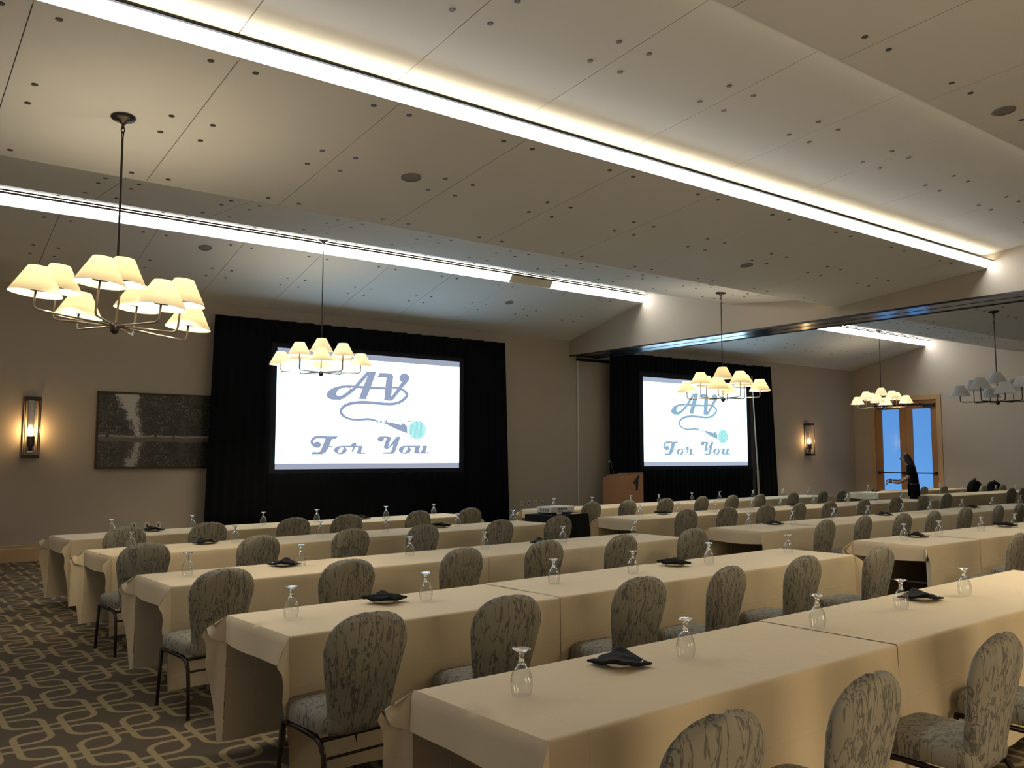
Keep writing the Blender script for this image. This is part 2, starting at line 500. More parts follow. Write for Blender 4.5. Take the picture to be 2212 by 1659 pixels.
# round loudspeaker grills and detectors flush in the boards
def on_run(k, y):
    (ya, za), (yb, zb) = RUN[k]
    return za + (zb - za) * (y - ya) / (yb - ya), math.atan2(zb - za, yb - ya)
def grill(k, x, y, r, label, name='ceiling_speaker', cat='speaker'):
    z, a = on_run(k, y)
    rt = tag(empty(name, (x, y, z)), label, cat, 'round ceiling fittings')
    rt.rotation_euler = (math.atan(math.tan(a)) if abs(a) < PI / 2 else a - math.copysign(PI, a), 0, 0)
    MB().lathe([(r * 0.86, -0.010), (r, -0.008), (r, 0.0)], 24).build('rim', M['grill'], rt)
    MB().lathe([(0.0, -0.006), (r * 0.86, -0.006)], 24).build('grille', M['grill'], rt)
grill('C', 4.19, 7.22, 0.10, 'round grey speaker grill flush in the ceiling between the two long light slots')
grill('A', 4.17, 13.62, 0.10, 'round grey speaker grill in the sloped ceiling above the large screen')
grill('A', 10.55, 14.1, 0.09, 'small grey round grill in the ceiling near where the slot lamp is dead')
grill('H', 8.1, 3.35, 0.10, 'round grey speaker grill in the dark ceiling board past the second light slot')
grill('D', 11.2, 9.3, 0.06, 'small flat ceiling disc just over the hanging lamp at the dividing beam', 'ceiling_disc', 'detector')
grill('C', 9.9, 7.6, 0.09, 'round grey ceiling grill near the far end of the main light slot')

# --- linear lamps: a glowing lens closes each board edge, with a dark slot above it
def linear_lamp(x0, x1, y, z0, z1, label, lean, dark, dead=None, grp='linear slot lamps'):
    rt = tag(empty('linear_lamp', (x0, y, z0)), label, 'lamp', grp)
    cuts = [(x0, x1, True)]
    if dead: cuts = [(x0, dead[0], True), (dead[0], dead[1], False), (dead[1], x1, True)]
    h = z1 - z0
    for a, b, on in cuts:
        nn = max(1, round((b - a) / 2.44)); dl = (b - a) / nn
        for i in range(nn):
            # the lens leans out towards the hall, so it faces down into the room
            MB().prism([(0.0, 0.012), (-lean, h), (-lean + 0.012, h), (0.012, 0.012)], a - x0 + dl * i + 0.004, a - x0 + dl * (i + 1) - 0.004).build('lens', M['lens_on' if on else 'lens_off'], rt)
    MB().box(0, x1 - x0, -0.004, 0.03, 0.0, 0.012).build('bottom_rail', M['white_trim'], rt)
    MB().box(0, x1 - x0, -lean - (0.032 if dark < 0.02 else 0.012), -lean + 0.05, h, h + dark).build('slot', M['dark_gap'], rt)  # the thin slot's front juts out, added to shade the ceiling above
    MB().box(0, x1 - x0, -lean + 0.0, -lean + 0.05, h + dark, h + dark + 0.010).build('strip', M['cove_strip'], rt)
    MB().prism([(0.018, 0.0), (-lean + 0.018, h), (0.06, h), (0.06, 0.0)], 0, x1 - x0).build('housing', M['white_trim'], rt)
    return rt
linear_lamp(XL, XP - 0.03, 13.25, 5.05, 5.19, 'long bright slot lamp along the ceiling ridge above the large screen', 0.10, 0.03, (9.9, 10.95))
linear_lamp(XP + 0.85, XE - 0.02, 13.25, 5.05, 5.19, 'bright slot lamp at the ridge beyond the dividing beam', 0.10, 0.03)
linear_lamp(XL, XP - 0.03, 5.962, 4.526, 4.618, 'widest and nearest glowing slot lamp across the middle of the ceiling', 0.085, 0.008)
linear_lamp(XP + 0.85, XE - 0.02, 5.962, 4.526, 4.618, 'slot lamp hidden behind the dividing beam in the far half', 0.085, 0.008)
# strips hidden behind the lips that face the screen wall
def hidden_strip(x0, x1, y, z, label):
    rt = tag(empty('hidden_strip_lamp', (x0, y, z)), label, 'lamp', 'hidden strip lamps')
    MB().box(0, x1 - x0, -0.10, -0.06, 0.05, 0.075).build('channel', M['white_trim'], rt)
    MB().box(0, x1 - x0, -0.06, -0.055, 0.05, 0.078).build('strip', M['strip'], rt)
for x0, x1, nm in ((XL, XP - 0.02, 'in the near half'), (XP + 0.85, XE - 0.02, 'in the far half')):
    hidden_strip(x0, x1, 3.66, 4.80, 'warm strip lamp behind the ceiling lip over the camera ' + nm)
    hidden_strip(x0, x1, 8.53, 4.305, 'warm strip lamp behind the lowest ceiling lip ' + nm)
# lip faces that close the board edges
for x0, x1 in bays:
    MB().box(x0, x1, 8.53, 8.545, 4.286, 4.33).build('ceiling_lip', M['ceiling'], ceil)
    MB().box(x0, x1, 3.66, 3.675, 4.765, 4.80).build('ceiling_lip', M['ceiling'], ceil)

# --- partition beam
bm_ = MB().box(XP, XP + 0.84, YB, YW, 4.115, ROOF)
beam = struct(bm_.build('trim_1', M['wall']))
tr = struct(empty('trim_2', (XP, YB, 4.115)))
Lb = YW - YB - 0.002
MB().box(0.02, 0.40, 0, Lb, -0.018, -0.001).build('track_plate', M['track'], tr)
MB().box(0.46, 0.82, 0, Lb, -0.018, -0.001).build('track_plate', M['track'], tr)
MB().box(0.40, 0.46, 0, Lb, -0.006, -0.001).build('track_slot', M['track_dark'], tr)
MB().box(0.0, 0.02, 0, Lb, -0.03, -0.001).build('track_edge', M['track_dark'], tr)
MB().box(0.82, 0.84, 0, Lb, -0.03, -0.001).build('track_edge', M['track_dark'], tr)

# --- glazed double door
dr = struct(empty('door_1', (XE, (DY0 + DY1) / 2, 0)))
hw = (DY1 - DY0) / 2
cs = 0.13
MB().box(-0.03, 0.0, -hw - cs, -hw + 0.012, 0.001, DZ + cs).build('casing', M['casing_wood'], dr)
MB().box(-0.03, 0.0, hw - 0.012, hw + cs, 0.001, DZ + cs).build('casing', M['casing_wood'], dr)
MB().box(-0.035, 0.0, -hw - cs, hw + cs, DZ - 0.012, DZ + cs).build('casing_head', M['casing_wood'], dr)
MB().box(0.02, 0.17, -hw + 0.001, hw - 0.001, DZ - 0.14, DZ - 0.001).build('door_header', M['door_wood'], dr)
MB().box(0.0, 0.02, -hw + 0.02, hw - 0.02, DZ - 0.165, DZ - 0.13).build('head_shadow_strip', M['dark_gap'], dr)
top = DZ - 0.15
for s in (-1, 1):
    y0, y1 = (0.006, hw - 0.02) if s > 0 else (-hw + 0.02, -0.006)
    px0, px1 = y0 + 0.20, y1 - 0.20
    lf = MB()
    lf.box(0.03, 0.08, y0, px0, 0.02, top); lf.box(0.03, 0.08, px1, y1, 0.02, top)
    lf.box(0.03, 0.08, px0, px1, 0.02, 0.35); lf.box(0.03, 0.08, px0, px1, top - 0.12, top)
    leaf = lf.build('door_leaf', M['door_wood'], dr)
    leaf['kind'] = 'structure'
    MB().box(0.052, 0.058, px0, px1, 0.35, top - 0.12).build('pane', M['pane'], leaf)
    b = MB(); b.tube([(-0.03, y0 + 0.06, 1.17), (-0.03, y1 - 0.06, 1.17)], 0.018, 8)
    b.box(-0.04, 0.03, y0 + 0.05, y0 + 0.11, 1.13, 1.21); b.box(-0.04, 0.03, y1 - 0.11, y1 - 0.05, 1.13, 1.21)
    b.build('push_bar', M['bronze'], leaf)
    c = MB(); yc = y1 - 0.22 if s > 0 else y0 + 0.22
    c.box(-0.05, 0.03, yc - 0.17, yc + 0.17, top - 0.09, top - 0.02)
    c.tube([(-0.04, yc, top - 0.01), (-0.10, yc - s * 0.16, top + 0.02), (0.0, yc - s * 0.3, top + 0.03)], 0.014, 6)
    c.build('door_closer', M['bronze'], leaf)

